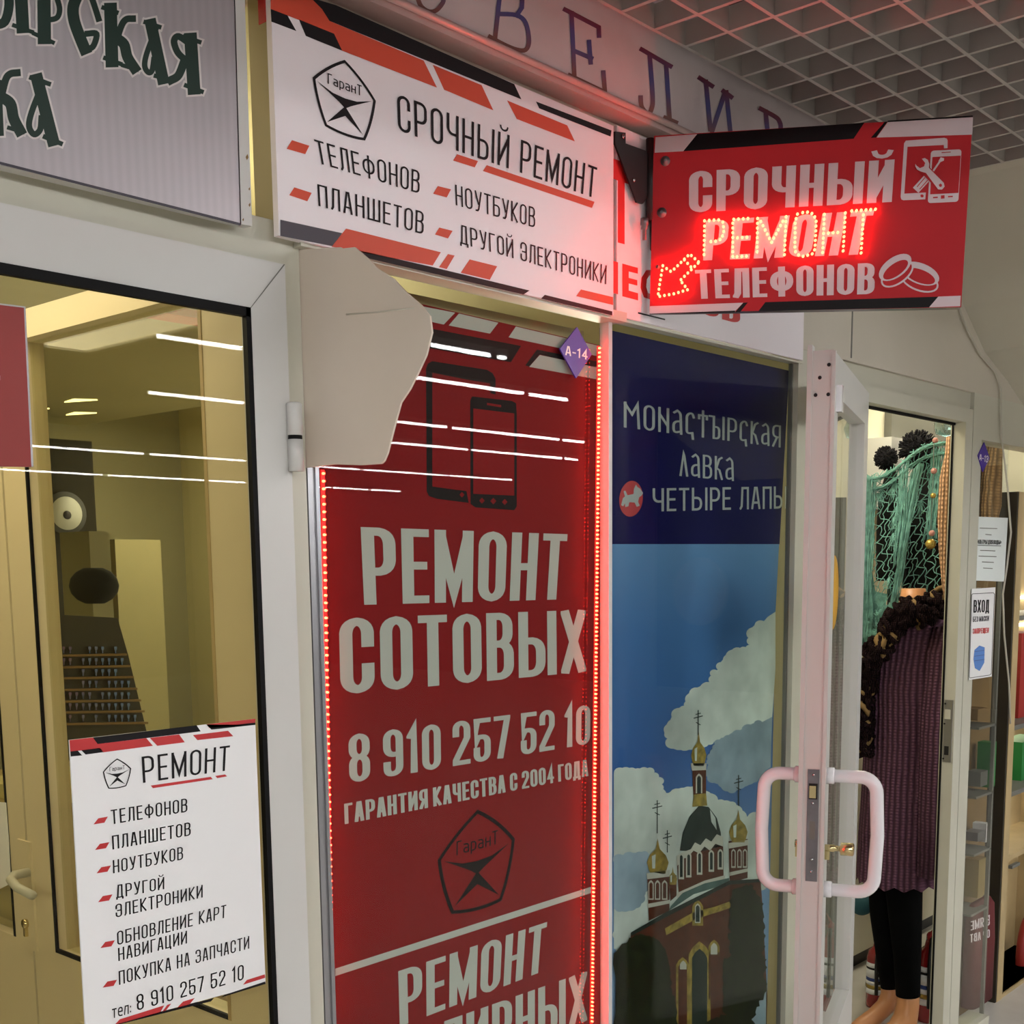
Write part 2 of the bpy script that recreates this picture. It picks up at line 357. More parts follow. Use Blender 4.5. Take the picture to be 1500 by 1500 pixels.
def stroke_quads(P, closed, tx, ty):
    """constant pen expanded into quads; pen is tx wide, ty high, butt joints mitred"""
    Q = [Vector((x / tx, y / ty)) for x, y in P]; q2 = [Q[0]]
    for p in Q[1:]:
        if (p - q2[-1]).length > 1e-5: q2.append(p)
    Q = q2; n = len(Q)
    if closed and (Q[0] - Q[-1]).length < 1e-5: Q.pop(); n -= 1
    if not closed and n >= 2:
        Q[0] = Q[0] + (Q[0] - Q[1]).normalized() * .5; Q[-1] = Q[-1] + (Q[-1] - Q[-2]).normalized() * .5
    L, Rr = [], []
    for i in range(n):
        d0 = (Q[i] - Q[i - 1]) if (closed or i > 0) else (Q[1] - Q[0]); d1 = (Q[(i + 1) % n] - Q[i]) if (closed or i < n - 1) else d0
        d0.normalize(); d1.normalize(); n0 = Vector((-d0.y, d0.x)); n1 = Vector((-d1.y, d1.x)); mm = n0 + n1
        if mm.length < .15: mm = n0
        mm.normalize(); k = .5 / max(.22, mm.dot(n0)); L.append(Q[i] + mm * k); Rr.append(Q[i] - mm * k)
    out = []
    for i in range(n if closed else n - 1):
        j = (i + 1) % n; out.append([(v.x * tx, v.y * ty) for v in (L[i], Rr[i], Rr[j], L[j])])
    return out
def clip(poly, x0, x1, y0, y1):
    for ax, lim, sgn in ((0, x0, 1), (0, x1, -1), (1, y0, 1), (1, y1, -1)):
        res = []
        for i in range(len(poly)):
            a, b = poly[i - 1], poly[i]; ia = sgn * (a[ax] - lim) >= -1e-9; ib = sgn * (b[ax] - lim) >= -1e-9
            if ia != ib:
                t = (lim - a[ax]) / (b[ax] - a[ax]); res.append((a[0] + (b[0] - a[0]) * t, a[1] + (b[1] - a[1]) * t))
            if ib: res.append(b)
        poly = res
        if len(poly) < 3: return None
    return poly
STY = {'thin': (.40, .086, .078, .13, .3), 'slim': (.40, .098, .088, .13, .3), 'bold': (.47, .175, .105, .085, .22), 'heavy': (.50, .2, .12, .09, .22), 'slav': (.46, .11, .075, .13, .3), 'plain': (.55, .12, .1, .14, .35), 'sans': (.62, .15, .14, .13, .35)}
def text_polys(s, style, font=None):
    Wd, tx, ty, gap, sp = STY[style]; x = 0; out = []; font = font or G
    for ch in s:
        if ch == ' ': x += sp; continue
        wf, st = font[ch]; w = Wd * wf if wf > .3 else max(tx, Wd * wf)
        for k in st:
            if k == 'breve':
                arc = [(x + w * (.5 + .3 * math.cos(a)), 1.19 + .11 * math.sin(a)) for a in [math.pi + i * math.pi / 6 for i in range(7)]]
                out += stroke_quads(arc, False, max(tx * .6, .05), max(ty * .7, .05)); continue
            mp = [p if p == 'c' else ((x + tx / 2 + p[0] * (w - tx), ty / 2 + p[1] * (1 - ty)) + tuple(p[2:])) for p in k]
            P, cl = rounded(mp, w, 1)
            for q in stroke_quads(P, cl, tx, ty):
                q = clip(q, x - .25 * (font is S), x + w, -.26, 1.2)
                if q: out.append(q)
        x += w + gap
    return out, x - gap
def inside(x, y, p):
    c = False
    for i in range(len(p)):
        (x0, y0), (x1, y1) = p[i - 1], p[i]
        if (y0 > y) != (y1 > y) and x < (x1 - x0) * (y - y0) / (y1 - y0) + x0: c = not c
    return c
class Print:
    """flat artwork on one plane; points are read in a frame (scale, x0, y0) of the photograph"""
    def __init__(s, o, n, frame=(1, 0, 0), eps=.0004):
        s.o, s.n, s.fr, s.eps, s.mb, s.q = Vector(o), Vector(n).normalized(), frame, eps, MB(), {}
        s.auto = None; s.a = s.n.orthogonal().normalized(); s.b = s.n.cross(s.a)
    def p(s, x, y, layer=0):
        k, x0, y0 = s.fr; return hit(x0 + x / k, y0 + y / k, s.o + s.n * (s.eps * layer), s.n)
    def poly(s, pts, m, layer=1):
        s.mb.face([s.p(x, y, layer) for x, y in pts], m)
        if s.auto: s.build(*s.auto); s.mb = MB()
        return s
    def polys3(s, quads, corner, width, m, layer):
        tl, tr, br, bl = [s.p(*c, layer) for c in corner]
        for q in quads:
            pts = []
            for x, y in q:
                u = x / width; pts.append((bl * (1 - u) + br * u) * (1 - y) + (tl * (1 - u) + tr * u) * y)
            s.flat(pts, m, layer)
        return s
    def flat(s, pts, m, layer):
        q = [((p - s.o).dot(s.a), (p - s.o).dot(s.b)) for p in pts]
        if sum(q[i - 1][0] * q[i][1] - q[i][0] * q[i - 1][1] for i in range(len(q))) < 0: q.reverse()
        s.q.setdefault((m, layer), []).append(q)
    def text(s, t, tl, tr, br, bl, style, m, layer=2, font=None):
        qs, w = text_polys(t, style, font); s.polys3(qs, (tl, tr, br, bl), w, m, layer)
        if s.auto: s.build(*s.auto); s.mb = MB()
        return s
    def line(s, pts, wd, m, layer=2, closed=False):
        for q in stroke_quads([tuple(p) for p in pts], closed, wd, wd): s.flat([s.p(x, y, layer) for x, y in q], m, layer)
        return s
    def rect3(s, corner, x0, y0, x1, y1, m, layer): return s.polys3([[(x0, y0), (x1, y0), (x1, y1), (x0, y1)]], corner, 1, m, layer)
    def emblem(s, tl, tr, br, bl, m, layer=2):
        """five-sided quality mark: bulging outline, winged figure, name above"""
        V = [(.5, 1), (1, .62), (.82, .05), (.18, .05), (0, .62)]; ring = []
        for i in range(5):
            a, b = Vector(V[i]), Vector(V[(i + 1) % 5]); mid = (a + b) / 2; out = (mid - Vector((.5, .5))).normalized() * (.05 if i not in (2,) else .06)
            for k in range(7):
                t = k / 7; ring.append(tuple(a * (1 - t) ** 2 + (mid + out) * 2 * t * (1 - t) + b * t * t))
        qs = stroke_quads(ring, True, .042, .035)
        top = [(.05, .6), (.3, .52), (.5, .505), (.7, .52), (.95, .6), (.6, .43), (.5, .37), (.4, .43)]
        qs.append(top); qs.append([(.5, .4), (.2, .1), (.5, .27)]); qs.append([(.5, .4), (.5, .27), (.8, .1)])
        tq, w = text_polys('ГаранТ', 'plain')
        for q in tq: qs.append([(.22 + x / w * .56, .62 + y * .14) for x, y in q])
        return s.polys3(qs, (tl, tr, br, bl), 1, m, layer)
    def build(s, name, parent=None, origin=None):
        for (m, layer), ps in s.q.items():      # overlapping pen strokes become one clean outline
            vs, fs = [], []
            for p in ps: fs.append(list(range(len(vs), len(vs) + len(p)))); vs += [Vector(v) * 100 for v in p]
            r = delaunay_2d_cdt(vs, [], fs, 0, 1e-4); keep = []
            bb = [(min(v[0] for v in p), max(v[0] for v in p), min(v[1] for v in p), max(v[1] for v in p), p) for p in ps]
            for f in r[2]:
                cx_ = sum(r[0][i][0] for i in f) / len(f) / 100; cy_ = sum(r[0][i][1] for i in f) / len(f) / 100
                if any(a0 <= cx_ <= a1 and b0 <= cy_ <= b1 and inside(cx_, cy_, p) for a0, a1, b0, b1, p in bb): keep.append(f)
            s.mb.raw([s.o + s.a * (v[0] / 100) + s.b * (v[1] / 100) + s.n * (s.eps * layer) for v in r[0]], keep, m)
        s.q = {}; return s.mb.build(name, parent, origin)
def smooth(pts, n=6):
    if len(pts) < 3: return pts
    P_ = [pts[0]] + list(pts) + [pts[-1]]; out_ = []
    for i in range(1, len(P_) - 2):
        a, b, c, d = [Vector(p) for p in P_[i - 1:i + 3]]
        for k_ in range(n):
            t = k_ / n; out_.append(tuple(.5 * ((2 * b) + (c - a) * t + (2 * a - 5 * b + 4 * c - d) * t * t + (3 * b - a - 3 * c + d) * t ** 3)))
    return out_ + [tuple(pts[-1])]
# ================================================================== SETTING
Z = lambda z: z + EYE            # heights were measured from eye level
YF, YG, YB = 1.53, 1.55, 1.575   # frame fronts, glass, prints behind the glass
def bx(name, a, b, m, parent=None, kind=True):
    mb = MB(); mb.box(a, b, m); o = mb.build(name, parent)
    if kind and parent is None: struct(o)
    return o
bx('floor', (-6, -14, -.02), (14, 6, 0), 'tile')
# cell ceiling: blades along the shop front and across it
g = MB(); zc = Z(1.0)
for i in range(30):
    y = 1.4625 - .0985 * i; g.box((-1.6, y - .004, zc), (3.27, y + .004, zc + .045), 'cell_grid')
for j in range(-34, 14):
    x = 1.936 + .1029 * j; g.box((x - .0045, -1.4, zc + .0005), (x + .0045, 1.468, zc + .0445), 'cell_grid')
struct(g.build('ceiling'))
bx('ceiling_slab', (-6, -14, 3.45), (14, 6, 3.5), 'void')
bx('ceiling_void', (-1.6, -1.4, zc + .12), (3.4, 1.5, zc + .125), 'void')
# hall behind the photographer
bx('wall_hall', (-6, -14.05, 0), (14, -14, 3.45), 'hall_grey')
bx('wall_far_end', (14, -14, 0), (14.05, 6, 3.45), 'hall_grey')
bx('wall_end', (-6.05, -14, 0), (-6, 6, 3.45), 'hall_grey')
# wall above the shop fronts
w = MB()
w.box((1.22, 1.55, Z(.505)), (2.72, 1.62, 3.45), 'drywall')
w.box((2.72, YF, Z(.512)), (5.6, 1.62, 3.45), 'drywall')
w.box((2.995, YF - .0015, Z(.52)), (3.0, YF, Z(.86)), 'grey_plastic')
w.box((-2, 1.55, Z(.86)), (1.22, 1.62, 3.45), 'drywall')
struct(w.build('wall_front'))
# stair soffit sloping down over the right end
s = MB(); prof = [(3.27, 1.06), (3.36, 1.01), (3.70, .75), (3.87, .64), (4.06, .575), (4.30, .475), (4.7, .36)]
for (x0, z0), (x1, z1) in zip(prof, prof[1:]):
    s.face([(x0, YF, Z(z0)), (x1, YF, Z(z1)), (x1, .2, Z(z1)), (x0, .2, Z(z0))], 'drywall_shade')
    s.face([(x0, YF, Z(z0) + .03), (x0, .2, Z(z0) + .03), (x1, .2, Z(z1) + .03), (x1, YF, Z(z1) + .03)], 'drywall_shade')
struct(s.build('wall_soffit'))
# frames of the fronts
def frame(name, boxes, m):
    mb = MB()
    for a, b in boxes: mb.box(a, b, m)
    return struct(mb.build(name))
xl = at(357, 453, 1.52).x; zl = at(357, 453, 1.52).z          # left door: edge of glass
xo = at(408, 390, 1.52).x; zo = at(408, 390, 1.52).z          # outer edge of leaf
xf = at(450, 740, YF).x; zf = at(437, 352, YF).z              # outer edge of its frame
frame('trim_1', [((-.6, YF, zo), (xf, 1.556, zf + .02)), ((xo, YF, 0), (xf, 1.556, zo))], 'pvc_cream')
d1 = holder('door_1', (xo, 1.52, 0))
lf = MB()
def pz(a, b, c, d, y0=1.505, y1=1.545): return [Vector((p[0], y0, p[1])) for p in (a, b, c, d)]
lf.prism(pz((-.6, zo), (xo, zo), (xl, zl), (-.6, zl)), (0, .022, 0), 'pvc_white')
lf.prism(pz((xo, zo), (xo, .02), (xl, .02), (xl, zl)), (0, .022, 0), 'pvc_white')
lf.build('leaf_frame', d1)
gk = MB(); gk.box((-.6, 1.503, zl - .013), (xl, 1.513, zl), 'gasket'); gk.box((xl - .0085, 1.503, .02), (xl, 1.513, zl), 'gasket')
gk.face([(xo, 1.5045, zo), (xo - .0025, 1.5045, zo), (xl, 1.5045, zl), (xl + .0015, 1.5045, zl)], 'grey_plastic'); gk.build('gasket', d1)
gl = MB(); gl.box((-.6, 1.509, .02), (xl - .004, 1.5125, zl - .006), 'glass_olive'); gl.build('pane', d1)
hx = at(430.5, 640, 1.5); za, zb_, zd = at(430, 592, 1.5).z, at(430, 641, 1.5).z, at(430, 690, 1.5).z
h = MB(); h.lathe([(0, zb_ + .003), (.0115, zb_ + .003), (.0115, za), (.009, za + .002), (0, za + .002)], (hx.x, 1.497, 0), (0, 0, 1), 'pvc_white', 16)
h.lathe([(0, zd), (.0115, zd), (.0115, zb_ - .003), (0, zb_ - .003)], (hx.x, 1.497, 0), (0, 0, 1), 'pvc_white', 16)
h.lathe([(0, zb_ - .004), (.0105, zb_ - .004), (.0105, zb_ + .004), (0, zb_ + .004)], (hx.x, 1.497, 0), (0, 0, 1), 'gasket', 16)

h.build('hinge', d1)
# glazed strip over the left door, beside the grey sign
w1 = holder('window_1', (1.0, YG, Z(.6)))
gl = MB(); gl.box((-.6, YG, zf + .02), (1.215, YG + .004, Z(.86)), 'glass_olive'); gl.build('pane', w1)
# banner window
xa, xb = at(467, 740, YF).x, at(882, 470, YG).x; zt = at(882, 464, 1.52).z
frame('trim_2', [((xf, YF + .005, 0), (at(452, 740, YF).x, 1.556, zt)), ((xf - .01, 1.512, zt - .002), (xb + .03, 1.556, zt + .016))], 'pvc_cream')
frame('trim_3', [((xb, 1.534, 0), (at(899, 900, YF).x, 1.556, zt))], 'pvc_white')
frame('trim_4', [((at(452, 740, YF).x, YF, 0), (xa - .007, 1.556, zt)), ((xa - .007, YF - .003, 0), (xa, 1.556, zt))], 'alu')
w2 = holder('window_2', (1.6, YG, 1.2))
gl = MB(); gl.box((xa - .02, YG, .05), (xb + .01, YG + .004, zt), 'glass'); gl.build('pane', w2)
# poster window
xc, xd = at(899, 900, YF).x, at(1160, 533, YG).x; zw = at(1160, 533, YG).z; zs = at(1172, 528.5, YF).z
frame('trim_5', [((xc, YF, zw), (xd + .015, 1.556, zs - .001)), ((xd, YF + .002, 0), (2.96, 1.556, Z(.512)))], 'pvc_cream')
frame('trim_6', [((xd - .005, YG - .004, 0), (xd, 1.556, zw))], 'grey_plastic')
w3 = holder('window_3', (2.3, YG, 1.2))
gl = MB(); gl.box((xc, YG, .05), (xd - .004, YG + .004, zw), 'glass_poster'); gl.build('pane', w3)
# right-hand door frame
xi, zi = at(1415, 618, YF).x, at(1415, 618, YF).z; xj, zj = at(1426, 600, YF).x, at(1426, 600, YF).z
xk = at(1436, 700, YF).x
frame('trim_7', [((2.96, YF, zi), (xj, 1.57, zj)), ((xi, YF, 0), (xj, 1.57, zi))], 'pvc_cream')
frame('trim_8', [((2.96, YF + .012, zj), (xk, 1.60, Z(.512))), ((xj + .004, YF, 0), (xk, 1.60, Z(.512)))], 'pvc_cream')
frame('trim_9', [((xj, YF + .01, 0), (xj + .004, 1.556, zj + .004)), ((xi - .003, 1.566, 0), (xi, 1.572, zi)), ((2.96, 1.562, zi - .007), (xi, 1.572, zi))], 'gasket')
sp = MB(); q = [atx(1385.5, 1025, xi - .0015), atx(1399, 1024, xi - .0015), atx(1395.5, 1117, xi - .0015), atx(1386, 1117, xi - .0015)]
y0, y1, z0, z1 = 1.536, 1.562, q[2].z, q[0].z
sp.box((xi - .003, y0, z0), (xi, y1, z1), 'alu'); sp.box((xi - .0036, y0 + .008, z0 + .022), (xi - .003, y0 + .022, z0 + .05), 'dark'); sp.box((xi - .005, y0 + .006, z1 - .06), (xi - .003, y0 + .024, z1 - .03), 'pvc_cream')
for zz in (z0 + .01, z1 - .012, z1 - .075): sp.lathe([(0, 0), (.003, 0), (.003, .001), (0, .001)], (xi - .003, 1.56, zz), (-1, 0, 0), 'dark', 8)
struct(sp.build('trim_10'))
# right window with notices
xm = at(1462, 1000, YF).x; zv = at(1480, 655, YF).z
frame('trim_11', [((xk, YF, at(1480, 652, YF).z), (5.2, 1.60, Z(.512))), ((xk, YF, .0), (xm + .05, 1.6, at(1445, 1490, YF).z))], 'pvc_cream')
w4 = holder('window_4', (4.1, YG, 1.2))
gl = MB(); gl.box((xk, YG, .05), (xm + .06, YG + .004, zv + .02), 'glass'); gl.build('pane', w4)
# ---- rooms behind
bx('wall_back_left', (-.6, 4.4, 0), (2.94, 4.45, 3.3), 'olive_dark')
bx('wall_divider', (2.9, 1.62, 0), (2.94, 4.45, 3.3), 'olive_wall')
bx('wall_left', (-.65, 1.6, 0), (-.6, 4.45, 3.3), 'cream_door')
bx('ceiling_left_room', (1.18, 1.62, Z(.44)), (2.02, 3.6, Z(.47)), 'olive_wall')
bx('ceiling_left_room_high', (-.6, 1.62, Z(1.25)), (2.94, 4.45, Z(1.27)), 'olive_wall')
bx('ceiling_vestibule', (-.6, 1.62, Z(.56)), (1.16, 4.4, Z(.59)), 'olive_wall')
bx('orange_reflection', (1.2, 1.87, Z(.425)), (1.9, 1.93, Z(.4385)), 'orange')  # orange strip put in for a hall stripe reflected in the door glass
bx('wall_back_right', (2.94, 2.75, 0), (6.5, 2.8, 3.2), 'shop_white')
bx('wall_shop_right', (6.5, 1.62, 0), (6.55, 2.8, 3.2), 'shop_white')
bx('ceiling_right_shop', (2.94, 1.62, Z(.98)), (6.5, 2.8, Z(1.0)), 'shop_white')
# inner double door of the left shop, standing across the vestibule
XP = 1.14; XD = XP + .0275
d3 = holder('door_3', (XD, 2.0, 0))
def Yx(x, y): return atx(x, y, XP).y
zbot = atx(100, 1403, XP).z; ztop = atx(90, 436, XP).z - .0
ya, yb, yc, yd, ye = 1.56, Yx(331, 1440), Yx(68, 1200), Yx(35, 1200), Yx(17, 1300)
f = MB()
f.box((XD - .025, ya, .02), (XD + .025, yb, ztop), 'cream_door'); f.box((XD - .025, yc, .02), (XD + .025, yd - .004, ztop), 'cream_door')
f.box((XD - .025, yb, .02), (XD + .025, yc, zbot), 'cream_door'); f.box((XD - .025, yb, ztop - .05), (XD + .025, yc, ztop), 'cream_door')
f.box((XD - .0262, yb - .008, zbot), (XD + .0262, yb, ztop), 'wood'); f.box((XD - .0262, yc - .006, zbot), (XD - .021, yc, ztop), 'gasket'); f.box((XD - .0262, yb, zbot), (XD - .021, yc, zbot + .008), 'gasket')
f.box((XD - .029, yb + .06, .2), (XD - .025, yc - .08, zbot - .12), 'cream_door')
f.build('right_leaf', d3)
f = MB(); f.box((XD - .025, yd + .004, .02), (XD + .025, ye, ztop), 'cream_door'); f.box((XD - .025, ye, .02), (XD + .025, 3.2, zbot), 'cream_door'); f.box((XD - .025, ye, ztop - .05), (XD + .025, 3.2, ztop), 'cream_door')
f.box((XD - .0262, ye, zbot), (XD - .021, ye + .008, ztop), 'gasket'); f.box((XD - .02, yd - .004, .02), (XD + .02, yd + .004, ztop), 'dark'); f.box((XD - .03, 3.2, .02), (XD + .03, 3.26, ztop), 'cream_door')
f.box((XD - .03, yd - .02, atx(45, 1390, XP).z), (XD - .025, yd + .03, atx(38, 1232, XP).z), 'cream_door'); f.build('left_leaf', d3)
f = MB(); f.box((XD - .002, yb, zbot), (XD + .002, yc, ztop - .05), 'glass_inner'); f.box((XD - .002, ye, zbot), (XD + .002, 3.2, ztop - .05), 'glass_inner'); f.build('panes', d3)
hc = atx(56, 1288, XP); hp = Vector((XP - .003, hc.y + .03, hc.z + .01)); f = MB()
f.tube([hp, hp + Vector((-.03, 0, 0)), hp + Vector((-.045, -.015, -.004)), hp + Vector((-.05, -.05, -.012)), hp + Vector((-.05, -.11, -.018))], .009, 'pvc_cream', 10); f.build('lever_handle', d3)
kc = atx(41, 1352, XP); f = MB(); f.lathe([(0, 0), (.009, 0), (.009, .008), (0, .008)], (XP - .002, kc.y, kc.z), (-1, 0, 0), 'brass', 12); f.box((XP - .009, kc.y - .004, kc.z - .026), (XP - .002, kc.y + .004, kc.z), 'brass'); f.build('lock_cylinder', d3)
# ================================================================== LAMPS
def lamp_row(y, x0, x1, z, label, ln=1.42, gap=.08, wd=.018):
    r = thing('linear_lamp', label, 'ceiling lamp', ((x0 + x1) / 2, y, z), 'rows of tube lamps in the hall')
    x = x0; mb = MB(); hs = MB()
    while x < x1:
        e = min(x + ln, x1); mb.box((x, y - wd / 2, z - .018), (e, y + wd / 2, z), 'tube'); hs.box((x - .01, y - .02, z), (e + .01, y + .02, z + .035), 'pvc_white'); x = e + gap
    mb.build('tube', r); hs.build('housing', r)
    for xx in (x0 + .3, (x0 + x1) / 2, x1 - .3): hs2 = MB(); hs2.tube([(xx, y, z + .035), (xx, y, 3.45)], .004, 'grey_plastic', 6); hs2.build('hanger', r)
LZ = Z(1.2)
for y, x0, x1, lab in ((-.6, -5, 6.5, 'long row of unseen fill tubes added over the walkway nearest the shop fronts'), (-1.85, 3.9, 5.45, 'short row of tube lamps reflected highest in the banner glass'), (-2.75, 3.7, 7.1, 'row of tube lamps reflected second highest in the banner glass'),  # the walkway row is added fill, out of sight of every reflection
                       (-4.6, 4.8, 9.6, 'row of tube lamps reflected halfway down the picture of the big phone'), (-5.9, 7.9, 11.1, 'row of tube lamps reflected across the small phone picture'),
                       (-8.6, 5.8, 13, 'row of tube lamps reflected low across both glass panes'), (-11.5, 7, 13.6, 'farthest row of tube lamps reflected lowest in the glass'),
                       (-1.6, -5.2, .6, 'row of unseen fill tubes added at the edge of the cell ceiling left of the photographer'), (-2.2, -5, .9, 'row of unseen fill tubes added over the hall left of the photographer'), (-3.1, -5.5, 1.8, 'row of unseen fill tubes added over the hall behind and left of the photographer'), (-4.2, -5.5, 3.0, 'row of unseen fill tubes added over the hall behind the photographer')):  # these four rows are added out of view to brighten the signs
    lamp_row(y, x0, x1, LZ, lab)
def ceiling_panel(name, a, b, z, m, label, hm='pvc_white'):
    r = thing(name, label, 'ceiling lamp', ((a[0] + b[0]) / 2, (a[1] + b[1]) / 2, z))
    mb = MB(); mb.box((a[0], a[1], z - .004), (b[0], b[1], z), m); mb.build('diffuser', r)
    mb = MB()
    for p, q_ in (((a[0] - .02, a[1] - .02), (b[0] + .02, a[1])), ((a[0] - .02, b[1]), (b[0] + .02, b[1] + .02)), ((a[0] - .02, a[1]), (a[0], b[1])), ((b[0], a[1]), (b[0] + .02, b[1]))): mb.box((p[0], p[1], z - .01), (q_[0], q_[1], z), hm)
    mb.build('frame', r); return r
ceiling_panel('ceiling_lamp', (.62, 1.75), (.78, 3.0), Z(.56), 'panel_lamp', 'warm yellow lamp panel farther left on the vestibule ceiling behind the left door glass')
ceiling_panel('ceiling_lamp', (.86, 1.75), (1.06, 3.2), Z(.56), 'panel_lamp', 'warm yellow lamp panel beside the inner door on the vestibule ceiling')
ceiling_panel('ceiling_lamp', (2.15, 3.0), (2.5, 3.9), Z(.6), 'back_fill', 'unseen fill light panel added in the left shop behind the red banner')  # added fill light, out of view, to brighten the left room
ceiling_panel('ceiling_lamp', (.2, 1.8), (.7, 2.6), Z(1.24), 'panel_lamp', 'unseen fill light panel added above the vestibule of the left shop, behind the grey sign')  # added fill light, unseen, for the space behind the glazed strip
r = thing('wall_fill', 'flat fill light added out of view in the left shop behind the red banner', 'fill light', (2.9, 2.1, Z(-.1)))  # unseen panel added to light the low ceiling of the left room
mb = MB(); mb.box((2.885, 1.75, Z(-.6)), (2.89, 2.45, Z(.25)), 'fill_glow'); mb.build('diffuser', r); mb = MB(); mb.box((2.89, 1.73, Z(-.62)), (2.9, 2.47, Z(.27)), 'pvc_white'); mb.build('housing', r)
ceiling_panel('ceiling_lamp', (3.1, 1.8), (3.9, 2.5), Z(.98), 'shop_lamp', 'white lamp panel over the knitwear in the right shop')
ceiling_panel('ceiling_lamp', (4.6, 1.8), (5.6, 2.5), Z(.98), 'shop_lamp', 'white lamp panel over the display shelves in the right shop')
k = 0
for y_ in (3.05, 3.3):
    for x_ in (1.42, 1.56, 1.70, 1.84)[:4 if y_ > 3.1 else 3]:
        mb = MB(); mb.prism([(x_, y_, Z(.437)), (x_ + .05, y_ - .03, Z(.437)), (x_ + .012, y_ + .07, Z(.437))], (0, 0, .003), 'spot_lamp')
        tag(mb.build('ceiling_spot', None, (x_, y_, Z(.44))), 'small yellow spot lamp in the low ceiling behind the left door glass', 'ceiling spot', 'yellow spot lamps in the low ceiling'); k += 1
# ================================================================== SIGNS
Fz = lambda k, x, y: (k, x, y)
# ---- fascia with serif letters over the shops
BY = 1.5
r = thing('fascia_sign', 'long pale fascia under the ceiling with brown and blue serif letters', 'fascia', (2.0, BY, Z(.87)))
mb = MB(); mb.box((-1.5, BY, Z(.868)), (3.27, 1.60, 3.0), 'fascia'); mb.box((-1.5, BY + .004, Z(.852)), (3.27, 1.66, Z(.868)), 'fascia_low'); mb.build('board', r)
mb = MB(); mb.tube([(-1.5, BY - .002, Z(.866)), (3.27, BY - .002, Z(.866))], .006, 'fascia_low', 8); mb.build('edge_bead', r)
def lettering(strokes, wd, name, m='fascia_paint'):
    P = Print((0, BY, 0), NY)
    for fr, pts, *cl in strokes:
        P.fr = fr; q = [(fr[1] + x / fr[0], fr[2] + y / fr[0]) for x, y in pts]; P.fr = (1, 0, 0); P.line(smooth(q, 4) if len(q) > 4 else q, wd, m, 2)
    return P.build(name, r)
f2, fc = (2.679, 380, 0), (4.545, 840, 0)
E_ = [(f2, [(620, -10), (635, 25), (665, 45), (695, 40), (720, 10), (722, -10)]),
 (f2, [(945, -30), (925, 150)]), (f2, [(905, 145), (960, 175), (1010, 195), (1045, 195), (1058, 160), (1045, 90), (1010, 60), (945, 55)]), (f2, [(1010, 60), (1030, 30), (1032, -10)]),
 (f2, [(1200, 38), (1332, 107), (1333, 140)]), (f2, [(1225, 52), (1236, 300)]), (f2, [(1236, 200), (1302, 228)]), (f2, [(1294, 165), (1300, 245)]), (f2, [(1218, 296), (1356, 362), (1350, 285)]),
 (fc, [(455, 330), (645, 440)]), (fc, [(508, 370), (528, 640), (522, 720), (500, 755), (470, 735), (452, 700), (448, 650)]), (fc, [(618, 440), (640, 785)]), (fc, [(612, 785), (682, 815)]),
 (fc, [(842, 520), (922, 572)]), (fc, [(882, 545), (912, 860)]), (fc, [(925, 870), (1008, 620)]), (fc, [(1018, 615), (1045, 880)]), (fc, [(1000, 608), (1050, 645)]),
 (fc, [(1248, 725), (1340, 775), (1370, 805), (1380, 850), (1360, 900)]), (fc, [(1280, 745), (1300, 950)])]
for a_, b_ in ((0, 1), (1, 4), (4, 9), (9, 13), (13, 18), (18, 20)): lettering(E_[a_:b_], 6.6, 'letter')
# ---- grey brushed sign over the left door
PGx = (3.0, 0, 0)
P = Print((0, 1.497, 0), NY, PGx)
r = thing('shop_sign', 'brushed grey sign with dark green old-style letters over the left door', 'sign', at(200, 200, 1.49))
P.poly([(-300, -400), (1010, -400), (1030, 30), (1056, 980), (0, 710), (-300, 633)], 'silver_sheet', 0)
P.poly([(1010, -400), (1018, -400), (1034, 30), (1060, 985), (1056, 980), (1030, 30)], 'ink', 1)
P.poly([(1018, -400), (1066, -400), (1077, 30), (1108, 994), (1060, 985), (1034, 30)], 'pvc_white', 0)
for a, b in (((1085, 690), 14), ((1095, 830), 8), ((1096, 900), 10), ((1068, 965), 8)): P.poly([(a[0] - b * .4, a[1]), (a[0] + 3, a[1] - b), (a[0] + b * .5, a[1] + 2), (a[0], a[1] + b)], 'brown_card', 2)
P.poly([(-300, 633), (0, 710), (1056, 980), (1060, 985), (1056, 992), (0, 722), (-300, 645)], 'ink_grey', 1)
P.build('face', r)
c = [at(-100, 213 - 2, 1.4985), at(369.5, 331, 1.4985), at(349, -130, 1.4985), at(-100, -130, 1.4985)]
mb = MB(); mb.box((c[0].x, 1.4985, c[1].z), (c[1].x, YF - .012, Z(.83)), 'pvc_white'); mb.build('box', r)
